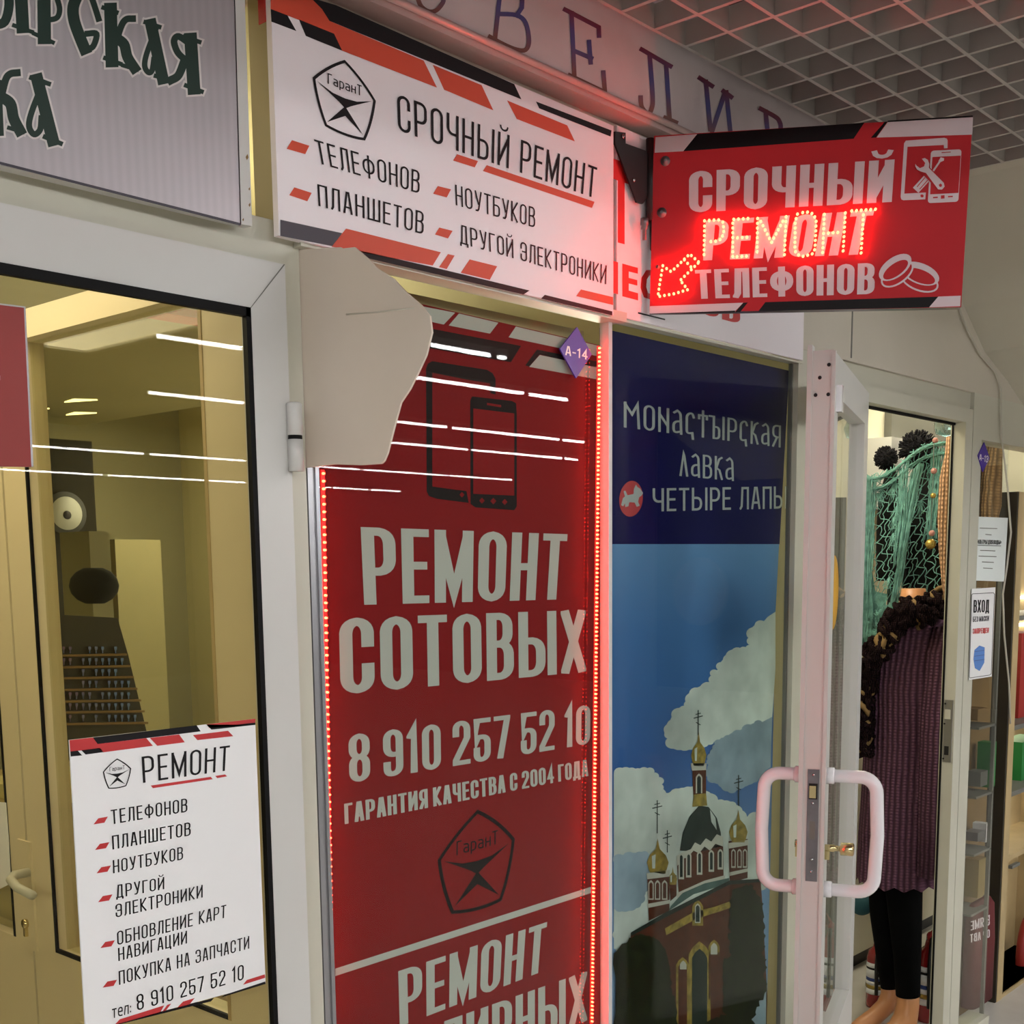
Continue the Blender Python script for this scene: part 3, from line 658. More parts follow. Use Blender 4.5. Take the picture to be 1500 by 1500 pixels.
ST = [([(30, -60), (40, 20), (20, 95), (-30, 110)], 34), ([(92, -30), (100, 118)], 46), ([(62, 112), (140, 140)], 15),
 ([(193, -30), (195, 165)], 48), ([(150, 148), (232, 186)], 15), ([(210, 88), (250, 78), (262, 40), (250, -10)], 20),
 ([(400, -20), (420, 40), (433, 82)], 22), ([(345, -30), (322, 30), (326, 90), (350, 160), (372, 214)], 42), ([(372, 216), (408, 205), (424, 150), (385, 148)], 22),
 ([(486, 40), (492, 268)], 46), ([(455, 34), (512, 54)], 16), ([(463, 256), (528, 280)], 16), ([(515, 168), (535, 110), (555, 85), (583, 82)], 24), ([(512, 168), (545, 195), (560, 250), (590, 298)], 38), ([(542, 288), (602, 306)], 15),
 ([(684, 130), (645, 235), (636, 290), (652, 318), (668, 310), (676, 262)], 20), ([(664, 108), (715, 345)], 42), ([(640, 98), (700, 118)], 16), ([(685, 334), (746, 350)], 16),
 ([(838, 172), (852, 388)], 46), ([(812, 162), (876, 184)], 16), ([(818, 376), (886, 402)], 16), ([(830, 190), (785, 160), (765, 180), (778, 225), (805, 255), (838, 275)], 24), ([(812, 262), (785, 330), (752, 352)], 30),
 ([(-20, 380), (-12, 570)], 46), ([(5, 430), (25, 350), (45, 325), (75, 320)], 26), ([(2, 425), (45, 455), (60, 520), (86, 572)], 40), ([(40, 562), (100, 580)], 15),
 ([(190, 362), (140, 490), (128, 555), (150, 590), (176, 570), (182, 520)], 22), ([(164, 350), (232, 615)], 44), ([(138, 342), (214, 368)], 17), ([(198, 602), (266, 630)], 17)]
for ext, m, ly in ((20, 'slav_cream', 2), (0, 'slav_green', 3)):
    P = Print((0, 1.497, 0), NY, PGx)
    for pts, wd in ST: P.line(smooth(pts), wd * 1.22 + ext * .85, m, ly)
    P.build('lettering_outline' if ext else 'lettering', r)
# ---- white repair sign
r = thing('shop_sign', 'white repair sign with orange and black slashes and round-star emblem above the red window banner', 'sign', at(655, 330, 1.51))
YS = 1.505
x0, x1, z0, z1 = at(409, 347, YS).x, at(898.6, 461, YS).x, at(897.5, 461.5, YS).z, Z(.822)
mb = MB(); mb.box((x0, YS + .0002, z0), (x1, YS + .012, z1), 'sign_white'); mb.box((x0 - .0015, YS + .012, Z(.77)), (x0, YS + .028, z1), 'red')
mb.build('panel', r)
P = Print((0, YS, 0), NY, f2)
k = 'orange'; b = 'ink'; P.auto = ('stripe', r)
P.poly([(44, 35), (110, 60), (145, 122), (47, 85)], b); P.poly([(155, 76), (293, 132), (325, 199), (182, 141)], b)
P.poly([(44, -60), (200, -10), (245, 35), (275, 82), (645, 238), (697, 344), (325, 199), (293, 132), (44, 35)], k)
P.poly([(200, -10), (245, 35), (275, 82), (1028, 390), (1000, 330), (300, 20)], b)
P.poly([(680, 254), (872, 334), (918, 433), (725, 352)], k); P.poly([(972, 394), (1208, 492), (1238, 555), (1010, 467)], k)
P.poly([(1085, 398), (1382, 512), (1378, 536), (1098, 425)], b)
P.poly([(82, 862), (325, 915), (287, 966), (82, 926)], 'ink_grey'); P.poly([(340, 897), (712, 990), (680, 1042), (283, 968)], k)
P.poly([(740, 997), (766, 1003), (735, 1056), (705, 1048)], k); P.poly([(825, 1018), (933, 1045), (904, 1098), (790, 1070)], k)
P.poly([(380, 980), (680, 1048), (1060, 1140), (1036, 1156), (420, 1012)], b); P.poly([(1120, 1157), (1385, 1222), (1385, 1238), (1105, 1172)], b); P.poly([(1262, 1136), (1388, 1166), (1388, 1197), (1243, 1162)], k)
for q in ([(128, 550), (196, 572), (180, 605), (107, 584)], [(137, 735), (205, 757), (188, 790), (117, 766)], [(700, 730), (752, 743), (735, 775), (682, 760)], [(706, 893), (758, 906), (740, 936), (689, 920)], [(776, 605), (858, 632), (845, 657), (760, 630)], [(892, 648), (1315, 792), (1305, 816), (877, 671)]): P.poly(q, k)
P = Print((0, YS, 0), NY, f2); P.auto = ('text_line', r)
P.text('СРОЧНЫЙ РЕМОНТ', (540, 368), (1326, 658), (1316, 778), (545, 512), 'thin', b)
P.text('ТЕЛЕФОНОВ', (214, 546), (631, 672), (628, 760), (232, 640), 'thin', b); P.text('ПЛАНШЕТОВ', (227, 722), (647, 832), (644, 920), (232, 808), 'thin', b)
P.text('НОУТБУКОВ', (768, 724), (1083, 815), (1082, 894), (771, 805), 'thin', b); P.text('ДРУГОЙ ЭЛЕКТРОНИКИ', (784, 880), (1363, 1042), (1361, 1116), (788, 955), 'thin', b)
P = Print((0, YS, 0), NY, f2); P.emblem((212, 195), (452, 285), (452, 575), (218, 490), b); P.build('emblem', r)
# ---- white sign with red letters, half hidden behind the hanging sign
r = thing('shop_sign', 'white sign with red capital letters behind the hanging red sign', 'sign', at(1050, 440, 1.52))
x0, x1 = at(898.5, 461, YF).x, at(1172, 528, YF).x
mb = MB(); mb.box((x0, 1.522, zs), (x1, 1.529, Z(.835)), 'sign_white'); mb.build('panel', r)
P = Print((0, 1.522, 0), NY, (5, 880, 180)); m = 'letter_red'
P.poly([(78, 256), (240, 312), (240, 462), (78, 405)], m); P.poly([(125, 420), (175, 437), (175, 889), (125, 876)], m)
P.poly([(84, 1009), (127, 1021), (127, 1256), (84, 1243)], m)
P.poly([(158, 1030), (272, 1062), (272, 1105), (205, 1088), (205, 1135), (268, 1152), (268, 1192), (205, 1176), (205, 1228), (274, 1248), (274, 1300), (158, 1270)], m)
P.line([(392, 1095), (345, 1098), (318, 1140), (312, 1205), (332, 1262), (380, 1278)], 40, m)
P.fr = (3.947, 880, 460); P.text('НОВ', (440, -190), (806, -85), (806, 58), (440, -40), 'heavy', m); P.poly([(215, -12), (372, 28), (372, 36), (215, -2)], b)
P.build('lettering', r)
# ---- hanging red sign with lamps
th = math.radians(-56.211); U = Vector((math.cos(th), math.sin(th), 0)); NS = Vector((math.sin(th), -math.cos(th), 0))
if NS.dot(C0 - Vector((2, 1.4, 2))) < 0: NS = -NS
OS = at(955, 330, 1.502)
f3 = (2.34375, 860, 120)
r = thing('hanging_sign', 'red hanging sign on a bracket with glowing dotted letters, arrow, phone and rings', 'sign', hit(955, 330, OS, NS))
def sp_(x, y, d=0): return hit(x, y, OS + NS * d, NS)
mb = MB(); cs = [sp_(958, 199), sp_(1425, 170.5), sp_(1408, 450), sp_(951.5, 458.5)]
mb.prism([p for p in cs], -NS * .022, 'sign_red', 'alu'); mb.build('panel', r)
P = Print(OS, NS, f3); b = 'ink'; wt = 'sign_text'; P.auto = ('stripe', r)
P.poly([(235, 190), (378, 179), (330, 238), (232, 243)], wt); P.poly([(378, 179), (952, 140), (915, 195), (330, 238)], b); P.poly([(1022, 137), (1032, 136), (992, 191), (974, 192)], b)
P.poly([(1032, 138), (1325, 121), (1322, 181), (994, 191)], wt); P.poly([(1032, 133), (1324, 115), (1325, 121), (1032, 138)], b)
P.poly([(216, 770), (536, 758), (510, 785), (214, 796)], wt); P.poly([(536, 758), (552, 757), (526, 790), (508, 791)], b); P.poly([(612, 756), (1206, 737), (1174, 774), (588, 787)], b); P.poly([(1206, 737), (1283, 734), (1281, 770), (1174, 774)], wt); P.poly([(214, 796), (508, 785), (508, 791), (214, 798)], b)
P = Print(OS, NS, f3); P.auto = ('text_line', r)
P.text('СРОЧНЫЙ', (350, 308), (1056, 266), (1046, 412), (350, 449), 'heavy', wt); P.text('РЕМОНТ', (408, 476), (986, 440), (952, 592), (398, 613), 'heavy', wt); P.text('ТЕЛЕФОНОВ', (370, 646), (990, 621), (986, 728), (376, 745), 'heavy', wt)
def ring(P, pts, wd, m, ly): P.line(pts, wd, m, ly, True)
def rrect(x0, y0, x1, y1, rr, k=0, n=5):
    """rounded rectangle with a slope k (y per x)"""
    out = []
    for cx, cy, a in ((x1 - rr, y0 + rr, -90), (x1 - rr, y1 - rr, 0), (x0 + rr, y1 - rr, 90), (x0 + rr, y0 + rr, 180)):
        for i in range(n + 1):
            t = math.radians(a + 90 * i / n); x = cx + rr * math.cos(t); y = cy + rr * math.sin(t); out.append((x, y + k * (x - x0)))
    return out
P = Print(OS, NS, (6, 1250, 200)); w_ = wt
tab = [(432, 545), (448, 40), (470, 30), (800, 12), (826, 22), (828, 100), (795, 102), (793, 74), (476, 92), (452, 500), (636, 490), (636, 550), (432, 560)]
P.poly([(416, 530), (446, 60), (462, 36), (800, 11), (822, 18), (829, 34), (828, 102), (797, 104), (795, 74), (476, 90), (448, 502), (638, 492), (632, 552), (440, 560), (422, 552)], w_)
P.poly([(590, 512), (605, 508), (618, 516), (616, 532), (602, 536), (590, 528)], 'sign_red', 2)
ph = rrect(668, 118, 942, 580, 26, -.045)
out = [(650 + (p[1] - 118) * -.0 + (p[0] - 668) , p[1]) for p in ph]
sk = lambda x, y: (x - (y - 118) * .062 + 15, y)
P.poly([sk(x, y) for x, y in rrect(668, 125, 936, 586, 26, -.05)], w_, 2); P.poly([sk(x, y) for x, y in rrect(684, 180, 932, 508, 4, -.05)], 'sign_red', 3)
P.poly([(775, 138), (856, 133), (856, 140), (775, 145)], 'sign_red', 3)
for q in ([(700, 531), (742, 528), (742, 540), (700, 543)], [(770, 518), (802, 515), (802, 544), (770, 547)], [(832, 523), (874, 520), (874, 532), (832, 535)]): P.poly(q, 'sign_red', 3)
P.line([(778, 195), (655, 385)], 18, 'sign_red', 4); P.line([(770, 205), (690, 320)], 16, w_, 5); P.poly([(768, 182), (798, 190), (796, 212), (756, 228), (748, 215)], w_, 6)
P.line([(640, 372), (570, 448)], 66, w_, 5); P.line([(628, 362), (562, 440)], 7, 'sign_red', 6); P.line([(652, 385), (585, 460)], 7, 'sign_red', 6)
P.line([(600, 262), (775, 436)], 88, 'sign_red', 7)
P.poly([(545, 240), (556, 256), (585, 278), (622, 262), (632, 232), (610, 205), (602, 196), (628, 188), (655, 205), (668, 240), (664, 275), (796, 408), (802, 440), (780, 466), (745, 464), (638, 320), (590, 306), (560, 290), (545, 262)], w_, 8)
P.poly([(750, 425), (765, 412), (780, 424), (776, 440), (760, 444)], 'sign_red', 9)
P.build('phone_icon', r)
P = Print(OS, NS, (6, 1250, 200))
def ell(cx, cy, a, b_, rot, n=28): return [(cx + a * math.cos(t) * math.cos(rot) - b_ * math.sin(t) * math.sin(rot), cy + a * math.cos(t) * math.sin(rot) + b_ * math.sin(t) * math.cos(rot)) for t in [2 * math.pi * i / n for i in range(n)]]
for cx, cy, rot, A, B in ((588, 1205, .36, 175, 92), (368, 1150, -.62, 165, 88)):
    dx, dy = (-6, 62) if rot > 0 else (18, 58)
    lower = ell(cx + dx, cy + dy, A, B, rot); upper = ell(cx, cy, A, B, rot)
    ly = 1 if rot > 0 else 5
    P.poly(lower, w_, ly); P.poly(ell(cx + dx, cy + dy, A - 16, B - 16, rot), 'sign_red', ly + 1)
    P.poly(upper, w_, ly + 2); P.poly(ell(cx + dx * .2, cy + dy * .35, A - 36, B - 34, rot), 'sign_red', ly + 3)
P.poly([(215, 1250), (380, 1215), (390, 1260), (230, 1290)], 'sign_red', 4)
P.build('rings_icon', r)
for px_, py_ in ((974.5, 236), (969.5, 311.5), (964, 391)):
    c = sp_(px_, py_); mb = MB(); rad = .0095 if py_ < 390 else .004
    mb.lathe([(0, -.001), (rad, -.001), (rad, .0012), (rad * .45, .0015), (rad * .45, .006), (rad * .3, .007), (0, .007)], c, NS, 'steel', 16); mb.build('bolt', r)
# dotted lamps
def march(pts, step):
    out = []; carry = 0
    for (xa_, ya_), (xb_, yb_) in zip(pts, pts[1:]):
        L = math.hypot(xb_ - xa_, yb_ - ya_); d = carry
        while d < L: out.append((xa_ + (xb_ - xa_) * d / L, ya_ + (yb_ - ya_) * d / L)); d += step
        carry = d - L
    return out
LP = [[(403, 478), (450, 474), (466, 482), (470, 510), (462, 540), (440, 548), (412, 550)], [(403, 496), (401, 608)],
 [(552, 470), (500, 473), (500, 602), (552, 599)], [(516, 536), (550, 534)],
 [(585, 470), (583, 600)], [(596, 480), (633, 552), (672, 478)], [(683, 464), (677, 596)],
 [(722, 455), (714, 480), (713, 580), (722, 594), (742, 600), (772, 592), (782, 575), (786, 478), (778, 456), (760, 448), (738, 450)],
 [(814, 456), (808, 592)], [(886, 451), (878, 590)], [(828, 520), (868, 517)],
 [(908, 444), (996, 438)], [(948, 458), (940, 590)],
 [(260, 632), (250, 690), (243, 738), (300, 728), (346, 714), (326, 690), (318, 684), (384, 620)], [(260, 632), (284, 650), (290, 652), (352, 592), (384, 620)], [(334, 612), (362, 642)]]
dome = MB(); dome.lathe([(.0022, 0), (.0022, .0035), (.0013, .0056), (0, .0062)], (0, 0, 0), (0, 0, 1), 'led_red', 6)
dm = bpy.data.meshes.new('lamp_dome'); dm.from_pydata(dome.v, [], dome.f); dm.materials.append(MATS['led_red']); dm.update()
dm2 = dm.copy(); dm2.materials[0] = MATS['led_strip_red']
def led(c, n, parent, name='led_lamp', sc=1.0):
    o = bpy.data.objects.new(name, dm if sc > 1 else dm2); COL.objects.link(o); o.parent = parent; o.matrix_parent_inverse = Matrix.Translation(-Vector(parent.location))
    o.location = c; o.rotation_mode = 'QUATERNION'; o.rotation_quaternion = Vector(n).to_track_quat('Z', 'Y'); o.scale = (sc, sc, sc); return o
def led_batch(cs, n, parent, name, sc=1.0):
    q = Vector(n).to_track_quat('Z', 'Y'); mb = MB()
    for c in cs: mb.raw([Vector(c) + q @ (Vector(v.co) * sc) for v in dm.vertices], [list(p.vertices) for p in dm.polygons], 'led_red' if sc > 1 else 'led_strip_red')
    o = mb.build(name, parent); o['kind'] = 'stuff'; return o
dots = [sp_(f3[1] + x / f3[0], f3[2] + y / f3[0], .001) for p in LP for x, y in march(p, 16.3)]
for c in dots[:100]: led(c, NS, r, sc=1.25)
led_batch(dots[100:], NS, r, 'led_lamps', 1.25)
# bracket of the hanging sign
f5 = (5, 880, 180)
A0 = at(901, 200, 1.512); A1 = at(950, 230, 1.509)
nb = Vector((A1.y - A0.y, -(A1.x - A0.x), 0)).normalized()
if nb.dot(C0 - A0) < 0: nb = -nb
r = thing('sign_bracket', 'black steel wall bracket holding the hanging red sign', 'bracket', A0)
bp = lambda x, y, d=0: hit(880 + x / 5, 180 + y / 5, A0 + nb * d, nb)
mb = MB(); mb.prism([bp(*q) for q in ((105, 62), (183, 72), (183, 150), (335, 205), (392, 212), (392, 470), (310, 592), (265, 582), (105, 150))], -nb * .004, 'black_metal'); mb.build('plate', r)
mb = MB(); t0_, t1_ = bp(366, 118), bp(340, 700); hx_ = (t0_.x + t1_.x) / 2 - .002; hy_ = (t0_.y + t1_.y) / 2
ta = bp(366, 118); mb.lathe([(0, -.002), (.0085, -.002), (.0085, ta.z - t1_.z), (0, ta.z - t1_.z)], (bp(362, 400).x, bp(362, 400).y, t1_.z), (0, 0, 1), 'black_metal', 14); mb.build('pivot_tube', r)
mb = MB(); c = bp(320, 700, .006); mb.lathe([(0, 0), (.008, 0), (.008, -.012), (.006, -.013), (.007, -.02), (.004, -.021), (.004, -.04), (0, -.04)], c, (0, 0, 1), 'steel', 12); mb.build('locking_pin', r)
for x_, y_ in ((160, 100), (240, 420)): mb = MB(); mb.lathe([(0, 0), (.004, 0), (.004, .003), (0, .004)], bp(x_, y_), nb, 'screw', 10); mb.build('screw', r)
mb = MB(); mb.prism([sp_(951, 280, -.024), sp_(985, 280, -.024), sp_(972, 400, -.024), sp_(952, 365, -.024)], -NS * .004, 'black_metal'); mb.build('sign_plate', r)
# ---- broken cream sheet standing out over the banner
XC = 1.236
def cx(x, y): return atx(x, y, XC)
# ends lean a little off square to the wall
pa, pb = at(446, 520, YF - .003), None
dc = Vector((.16, -1, 0)).normalized(); ncov = Vector((-1, -.16, 0)).normalized()
cv = lambda x, y: hit(420 + x / 3, 340 + y / 3, pa, ncov)
out = [(48, 78), (236, 66), (244, 72), (298, 66), (352, 112), (400, 160), (470, 205), (520, 260), (590, 320), (628, 368), (637, 440), (612, 540), (575, 620), (540, 690), (500, 750), (470, 860), (442, 970), (428, 1005), (414, 1018), (330, 1024), (210, 1020), (84, 1036), (70, 600)]
mb = MB(); mb.prism([cv(*p) for p in out], -ncov * .004, 'cream_sheet'); o = mb.build('cover_sheet')
tag(o, 'torn cream plastic sheet sticking out beside the left door over the red banner', 'sheet')
mb = MB(); mb.tube([cv(262, 362), cv(400, 352), cv(560, 334)], .0012, 'drywall', 6); mb.build('crease', o)
YBN = 1.5575
# ---- red window banner
f8, fb1, fb2 = (3, 420, 340), (3.125, 440, 740), (3.125, 440, 1120)
r = thing('window_banner', 'tall red banner behind the glass with phone pictures and large white repair text', 'banner', at(680, 1000, YBN))
x0, x1 = at(474, 1000, YBN).x, at(880, 1000, YBN).x
P = Print((0, YBN, 0), NY, f8); ztl, ztr = at(620, 448, YBN).z, at(880, 506, YBN).z
mb = MB(); mb.prism([(x0, YBN, ztl + .006), (x1, YBN, ztr), (x1, YBN, .06), (x0, YBN, .06)], (0, .004, 0), 'banner_red'); mb.build('cloth', r)
P.auto = ('stripe', r)
wt = 'banner_white'; bk = 'banner_black'
P.poly([(420, 285), (590, 325), (740, 354), (690, 406), (630, 393), (400, 340)], wt); P.poly([(757, 358), (930, 398), (893, 446), (712, 410)], wt); P.poly([(1007, 415), (1380, 502), (1380, 548), (975, 462)], wt)
P.poly([(420, 375), (640, 425), (1030, 500), (985, 572), (625, 510), (420, 470)], bk); P.poly([(1100, 516), (1380, 572), (1380, 600), (1112, 538), (1066, 590), (1048, 586)], bk); P.poly([(1112, 540), (1380, 597), (1380, 650), (1066, 592)], wt)
P = Print((0, YBN, 0), NY, f8)
P.poly([(612, 600), (620, 578), (640, 567), (880, 605), (905, 620), (918, 645), (918, 714), (895, 708), (893, 665), (800, 650), (640, 618), (640, 1118), (615, 1112)], bk)
P.poly([(615, 1110), (640, 1118), (790, 1138), (800, 1190), (660, 1172), (625, 1160), (615, 1140)], bk)
P.poly([(806, 740), (815, 722), (990, 742), (1008, 752), (1011, 800), (1011, 1205), (1000, 1222), (830, 1210), (808, 1195)], bk); P.poly([(820, 775), (1000, 797), (1000, 1158), (820, 1150)], 'banner_red', 2)
P.poly([(880, 750), (942, 760), (942, 770), (880, 760)], 'banner_red', 2)
for x_, y_, a_ in ((858, 1180, 12), (908, 1182, 13), (958, 1186, 12), (770, 1154, 11)): P.poly([(x_ - a_, y_), (x_, y_ - a_ * 1.1), (x_ + a_, y_), (x_, y_ + a_ * 1.1)], 'banner_red', 2)
P.build('phone_pictures', r)
P = Print((0, YBN, 0), NY, fb1); P.auto = ('text_line', r)
P.text('РЕМОНТ', (276, 100), (1223, 133), (1203, 431), (292, 456), 'bold', wt); P.text('СОТОВЫХ', (176, 518), (1306, 479), (1308, 762), (184, 868), 'bold', wt)
P.text('8 910 257 52 10', (219, 1052), (1328, 913), (1326, 1092), (225, 1273), 'bold', wt)
P.fr = fb2
P.text('ГАРАНТИЯ КАЧЕСТВА С 2004 ГОДА', (200, 180), (1316, -24), (1318, 52), (203, 273), 'heavy', wt)
P.text('РЕМОНТ', (448, 946), (1130, 720), (1112, 945), (455, 1200), 'bold', wt); P.text('ЮВЕЛИРНЫХ', (205, 1335), (1313, 945), (1313, 1172), (205, 1590), 'bold', wt)
P.poly([(160, 934), (1332, 559), (1332, 587), (160, 968)], wt, 1)
P.build('white_line', r)
P = Print((0, YBN, 0), NY, fb2); P.emblem((638, 266), (975, 168), (975, 625), (632, 715), bk); P.build('emblem', r)
# ---- light strips beside the banner
def led_strip(label, a, b, step, wdt):
    a, b = Vector(a), Vector(b); r = thing('led_strip', label, 'light strip', (a + b) / 2)
    mb = MB(); mb.box((a.x - wdt, a.y, b.z), (a.x + wdt, a.y + .002, a.z), 'tape_red')
    # follow the lean of the strip
    mb = MB(); w_ = Vector((wdt, 0, 0)); mb.prism([a - w_, a + w_, b + w_, b - w_], (0, .0015, 0), 'tape_red'); mb.build('tape', r)
    n = int((a - b).length / step); cs = [a + (b - a) * ((i + .5) / n) for i in range(n)]
    for c in cs[:100]: led(c, NY, r, sc=.92)
    if len(cs) > 100: led_batch(cs[100:], NY, r, 'led_lamps', .92)
YL = 1.541
led_strip('glowing red light strip along the left edge of the red banner, below the cream sheet', at(472.5, 688, YL), at(487, 1510, YL), .0118, .004)
led_strip('glowing red light strip along the right edge of the red banner, beside the window post', at(877, 507, YL), at(866, 1510, YL), .0083, .004)
# ---- unit number diamonds
def diamond(c4, o, n, txt, tq, label):
    P = Print(o, n); mb = MB(); pts = [hit(*c, Vector(o), n) for c in c4]; mb.prism(pts, -n * .003, 'purple'); ob = mb.build('number_plate')
    tag(ob, label, 'plate'); P.text(txt, *tq, 'sans', 'sign_white', 1); P.build('number', ob)
diamond([(845.5, 479), (867, 519), (844, 554), (820.5, 511)], (0, 1.5455, 0), NY, 'А-14', ((828.5, 506), (861, 513.5), (860.5, 527), (828, 520)), 'purple diamond plate reading A-14 on the banner window glass')
diamond([(1442, 648), (1450, 671), (1440, 691), (1433, 667)], (0, 1.5265, 0), NY, 'А-13', ((1435, 665), (1448.5, 668), (1447, 678), (1434.5, 674)), 'small purple diamond plate reading A-13 on the right window glass')
# ---- poster in the next window
fw, fch = (3.947, 880, 460), (2.5, 880, 900)
r = thing('window_poster', 'tall poster of a red brick church under a blue sky behind the second window', 'poster', at(1020, 1000, YB))
P = Print((0, YB, 0), NY)
edge = [(1100 + 56, 543), (1140, 820), (1136, 900), (1130, 1200), (1124, 1510)]
P.poly([(878, 480), (1156, 543), (1140, 820), (1136, 900), (1130, 1200), (1122, 1530), (878, 1530)], 'sky_print', 0)
P.poly([(878, 480), (1156, 543), (1142, 797), (878, 797)], 'navy', 1)
P.fr = fch
def fluffy(pts, m, ly, r0):
    P.flat([P.p(u_, v_, ly) for u_, v_ in pts], m, ly); rr_ = random.Random(len(pts) * 7 + ly)
    for (xa_, ya_), (xb_, yb_) in zip(pts, pts[1:] + pts[:1]):
        n_ = max(1, int(math.hypot(xb_ - xa_, yb_ - ya_) / (r0 * .75)))
        for i in range(n_):
            x_ = xa_ + (xb_ - xa_) * i / n_; y_ = ya_ + (yb_ - ya_) * i / n_; r_ = r0 * rr_.uniform(.55, 1.15)
            c_ = [(x_ + r_ * math.cos(a_), y_ + r_ * .85 * math.sin(a_)) for a_ in [k_ * math.pi / 7 for k_ in range(14)]]
            if max(q_[0] for q_ in c_) > 612 or min(q_[0] for q_ in c_) < 40: continue
            P.flat([P.p(u_, v_, ly) for u_, v_ in c_], m, ly)
fluffy([(640, -10), (610, 10), (560, 70), (545, 125), (500, 140), (440, 190), (415, 215), (412, 262), (350, 290), (320, 330), (270, 385), (250, 440), (262, 470), (330, 480), (400, 465), (470, 440), (520, 430), (560, 410), (628, 375), (640, 200)], 'cloud_print', 2, 26)
fluffy([(628, 375), (560, 410), (520, 435), (430, 470), (400, 540), (410, 600), (480, 640), (560, 600), (622, 560)], 'cloud_shade', 2.3, 22)
fluffy([(48, 580), (180, 575), (215, 610), (218, 680), (300, 655), (340, 650), (420, 690), (480, 700), (520, 760), (610, 735), (612, 980), (560, 1000), (48, 1180)], 'cloud_print', 2, 26)
fluffy([(48, 1090), (170, 1090), (175, 1170), (100, 1220), (48, 1225)], 'cloud_print', 2, 26)
fluffy([(48, 900), (160, 880), (170, 960), (130, 1060), (48, 1080)], 'cloud_shade', 2.6, 24)
def arch(P, x, y0, y1, w_, m, ly): P.poly([(x - w_, y1), (x - w_, y0 + w_), (x - w_ * .6, y0 + w_ * .3), (x, y0 - w_ * .2), (x + w_ * .6, y0 + w_ * .3), (x + w_, y0 + w_), (x + w_, y1)], m, ly)
B, Wc, Go, Dk = 'church_brick', 'church_white', 'church_gold', 'church_dark'
P.poly([(110, 1165), (235, 1100), (470, 985), (585, 970), (592, 1060), (610, 1400), (605, 1600), (100, 1600)], B, 4)
P.poly([(335, 548), (386, 548), (386, 690), (340, 695)], B, 4); P.poly([(330, 545), (388, 545), (386, 570), (334, 572)], Wc, 5); arch(P, 360, 585, 655, 12, Wc, 5); arch(P, 360, 592, 655, 7, Dk, 6); P.poly([(340, 660), (386, 655), (390, 700), (336, 705)], Go, 5)
def onion(x, y0, y1, w_, ly=5):
    h_ = y1 - y0; P.poly([(x, y0), (x + w_ * .18, y0 + h_ * .3), (x + w_ * .75, y0 + h_ * .48), (x + w_, y0 + h_ * .68), (x + w_ * .8, y0 + h_ * .9), (x + w_ * .65, y1), (x - w_ * .65, y1), (x - w_ * .8, y0 + h_ * .9), (x - w_, y0 + h_ * .68), (x - w_ * .75, y0 + h_ * .48), (x - w_ * .18, y0 + h_ * .3)], Go, ly)
    P.poly([(x - w_ * .55, y0 + h_ * .5), (x - w_ * .2, y0 + h_ * .45), (x - w_ * .25, y0 + h_ * .85), (x - w_ * .5, y0 + h_ * .85)], 'cloud_print', ly + 1)
def cross(x, y0, y1, s_=1):
    P.line([(x, y0), (x, y1)], 3.5, Dk, 5); P.line([(x - 8 * s_, y0 + 14), (x + 8 * s_, y0 + 10)], 3, Dk, 5); P.line([(x - 15 * s_, y0 + 28), (x + 15 * s_, y0 + 20)], 3.5, Dk, 5); P.line([(x - 7 * s_, y0 + 44), (x + 7 * s_, y0 + 52)], 3, Dk, 5)
onion(359, 430, 555, 28); cross(357, 352, 440)
P.poly([(290, 865), (300, 800), (325, 740), (360, 700), (395, 705), (425, 745), (440, 800), (440, 850), (360, 870)], Dk, 5); P.poly([(400, 715), (420, 745), (425, 790), (405, 760)], 'cloud_print', 6)
P.poly([(278, 885), (300, 870), (330, 860), (345, 835), (365, 845), (385, 820), (405, 832), (425, 805), (448, 815), (450, 965), (380, 985), (285, 1025)], B, 5)
P.poly([(278, 885), (300, 870), (330, 860), (345, 835), (365, 845), (385, 820), (405, 832), (425, 805), (448, 815), (448, 850), (420, 840), (400, 865), (380, 850), (360, 875), (340, 865), (318, 890), (300, 895), (278, 925)], Wc, 6)
for x_ in (295, 322, 362, 405, 438): arch(P, x_, 875 - (x_ - 295) * .1, 970 - (x_ - 295) * .25, 10, Wc, 7); arch(P, x_, 882 - (x_ - 295) * .1, 962 - (x_ - 295) * .25, 5, Dk, 8)
P.poly([(280, 1020), (380, 975), (455, 955), (455, 972), (380, 995), (280, 1040)], Wc, 6)
P.poly([(170, 948), (252, 938), (252, 1085), (176, 1122)], B, 6); P.poly([(168, 948), (254, 935), (252, 960), (170, 970)], Wc, 7); P.poly([(172, 1060), (254, 1045), (254, 1058), (174, 1075)], Wc, 7)
for x_ in (184, 208, 234): arch(P, x_, 975, 1045, 10, Wc, 7); arch(P, x_, 982, 1040, 6, 'church_brick', 8)
onion(209, 820, 950, 40, 7); cross(207, 682, 800, 1.1); cross(244, 792, 870)
P.poly([(250, 960), (278, 955), (278, 1030), (255, 1050)], B, 5); onion(264, 925, 990, 16, 6)
P.poly([(468, 830), (538, 822), (538, 965), (472, 985)], B, 5); P.poly([(466, 838), (540, 825), (540, 845), (468, 858)], Wc, 6); P.poly([(470, 945), (538, 930), (538, 942), (472, 958)], Wc, 6)
for x_ in (486, 508, 528): arch(P, x_, 860, 928, 8, Wc, 6); arch(P, x_, 866, 922, 5, 'church_brick', 7)
onion(504, 715, 835, 34, 6); cross(505, 590, 700)
P.poly([(255, 1070), (300, 1020), (380, 985), (470, 965), (470, 985), (340, 1025), (250, 1085)], 'church_roof', 7)
P.poly([(110, 1165), (240, 1090), (470, 975), (585, 968), (585, 980), (470, 990), (240, 1108), (112, 1178)], Dk, 8)
P.poly([(235, 1150), (340, 1090), (420, 1070), (475, 1050), (475, 1075), (350, 1115), (240, 1175)], Go, 8)
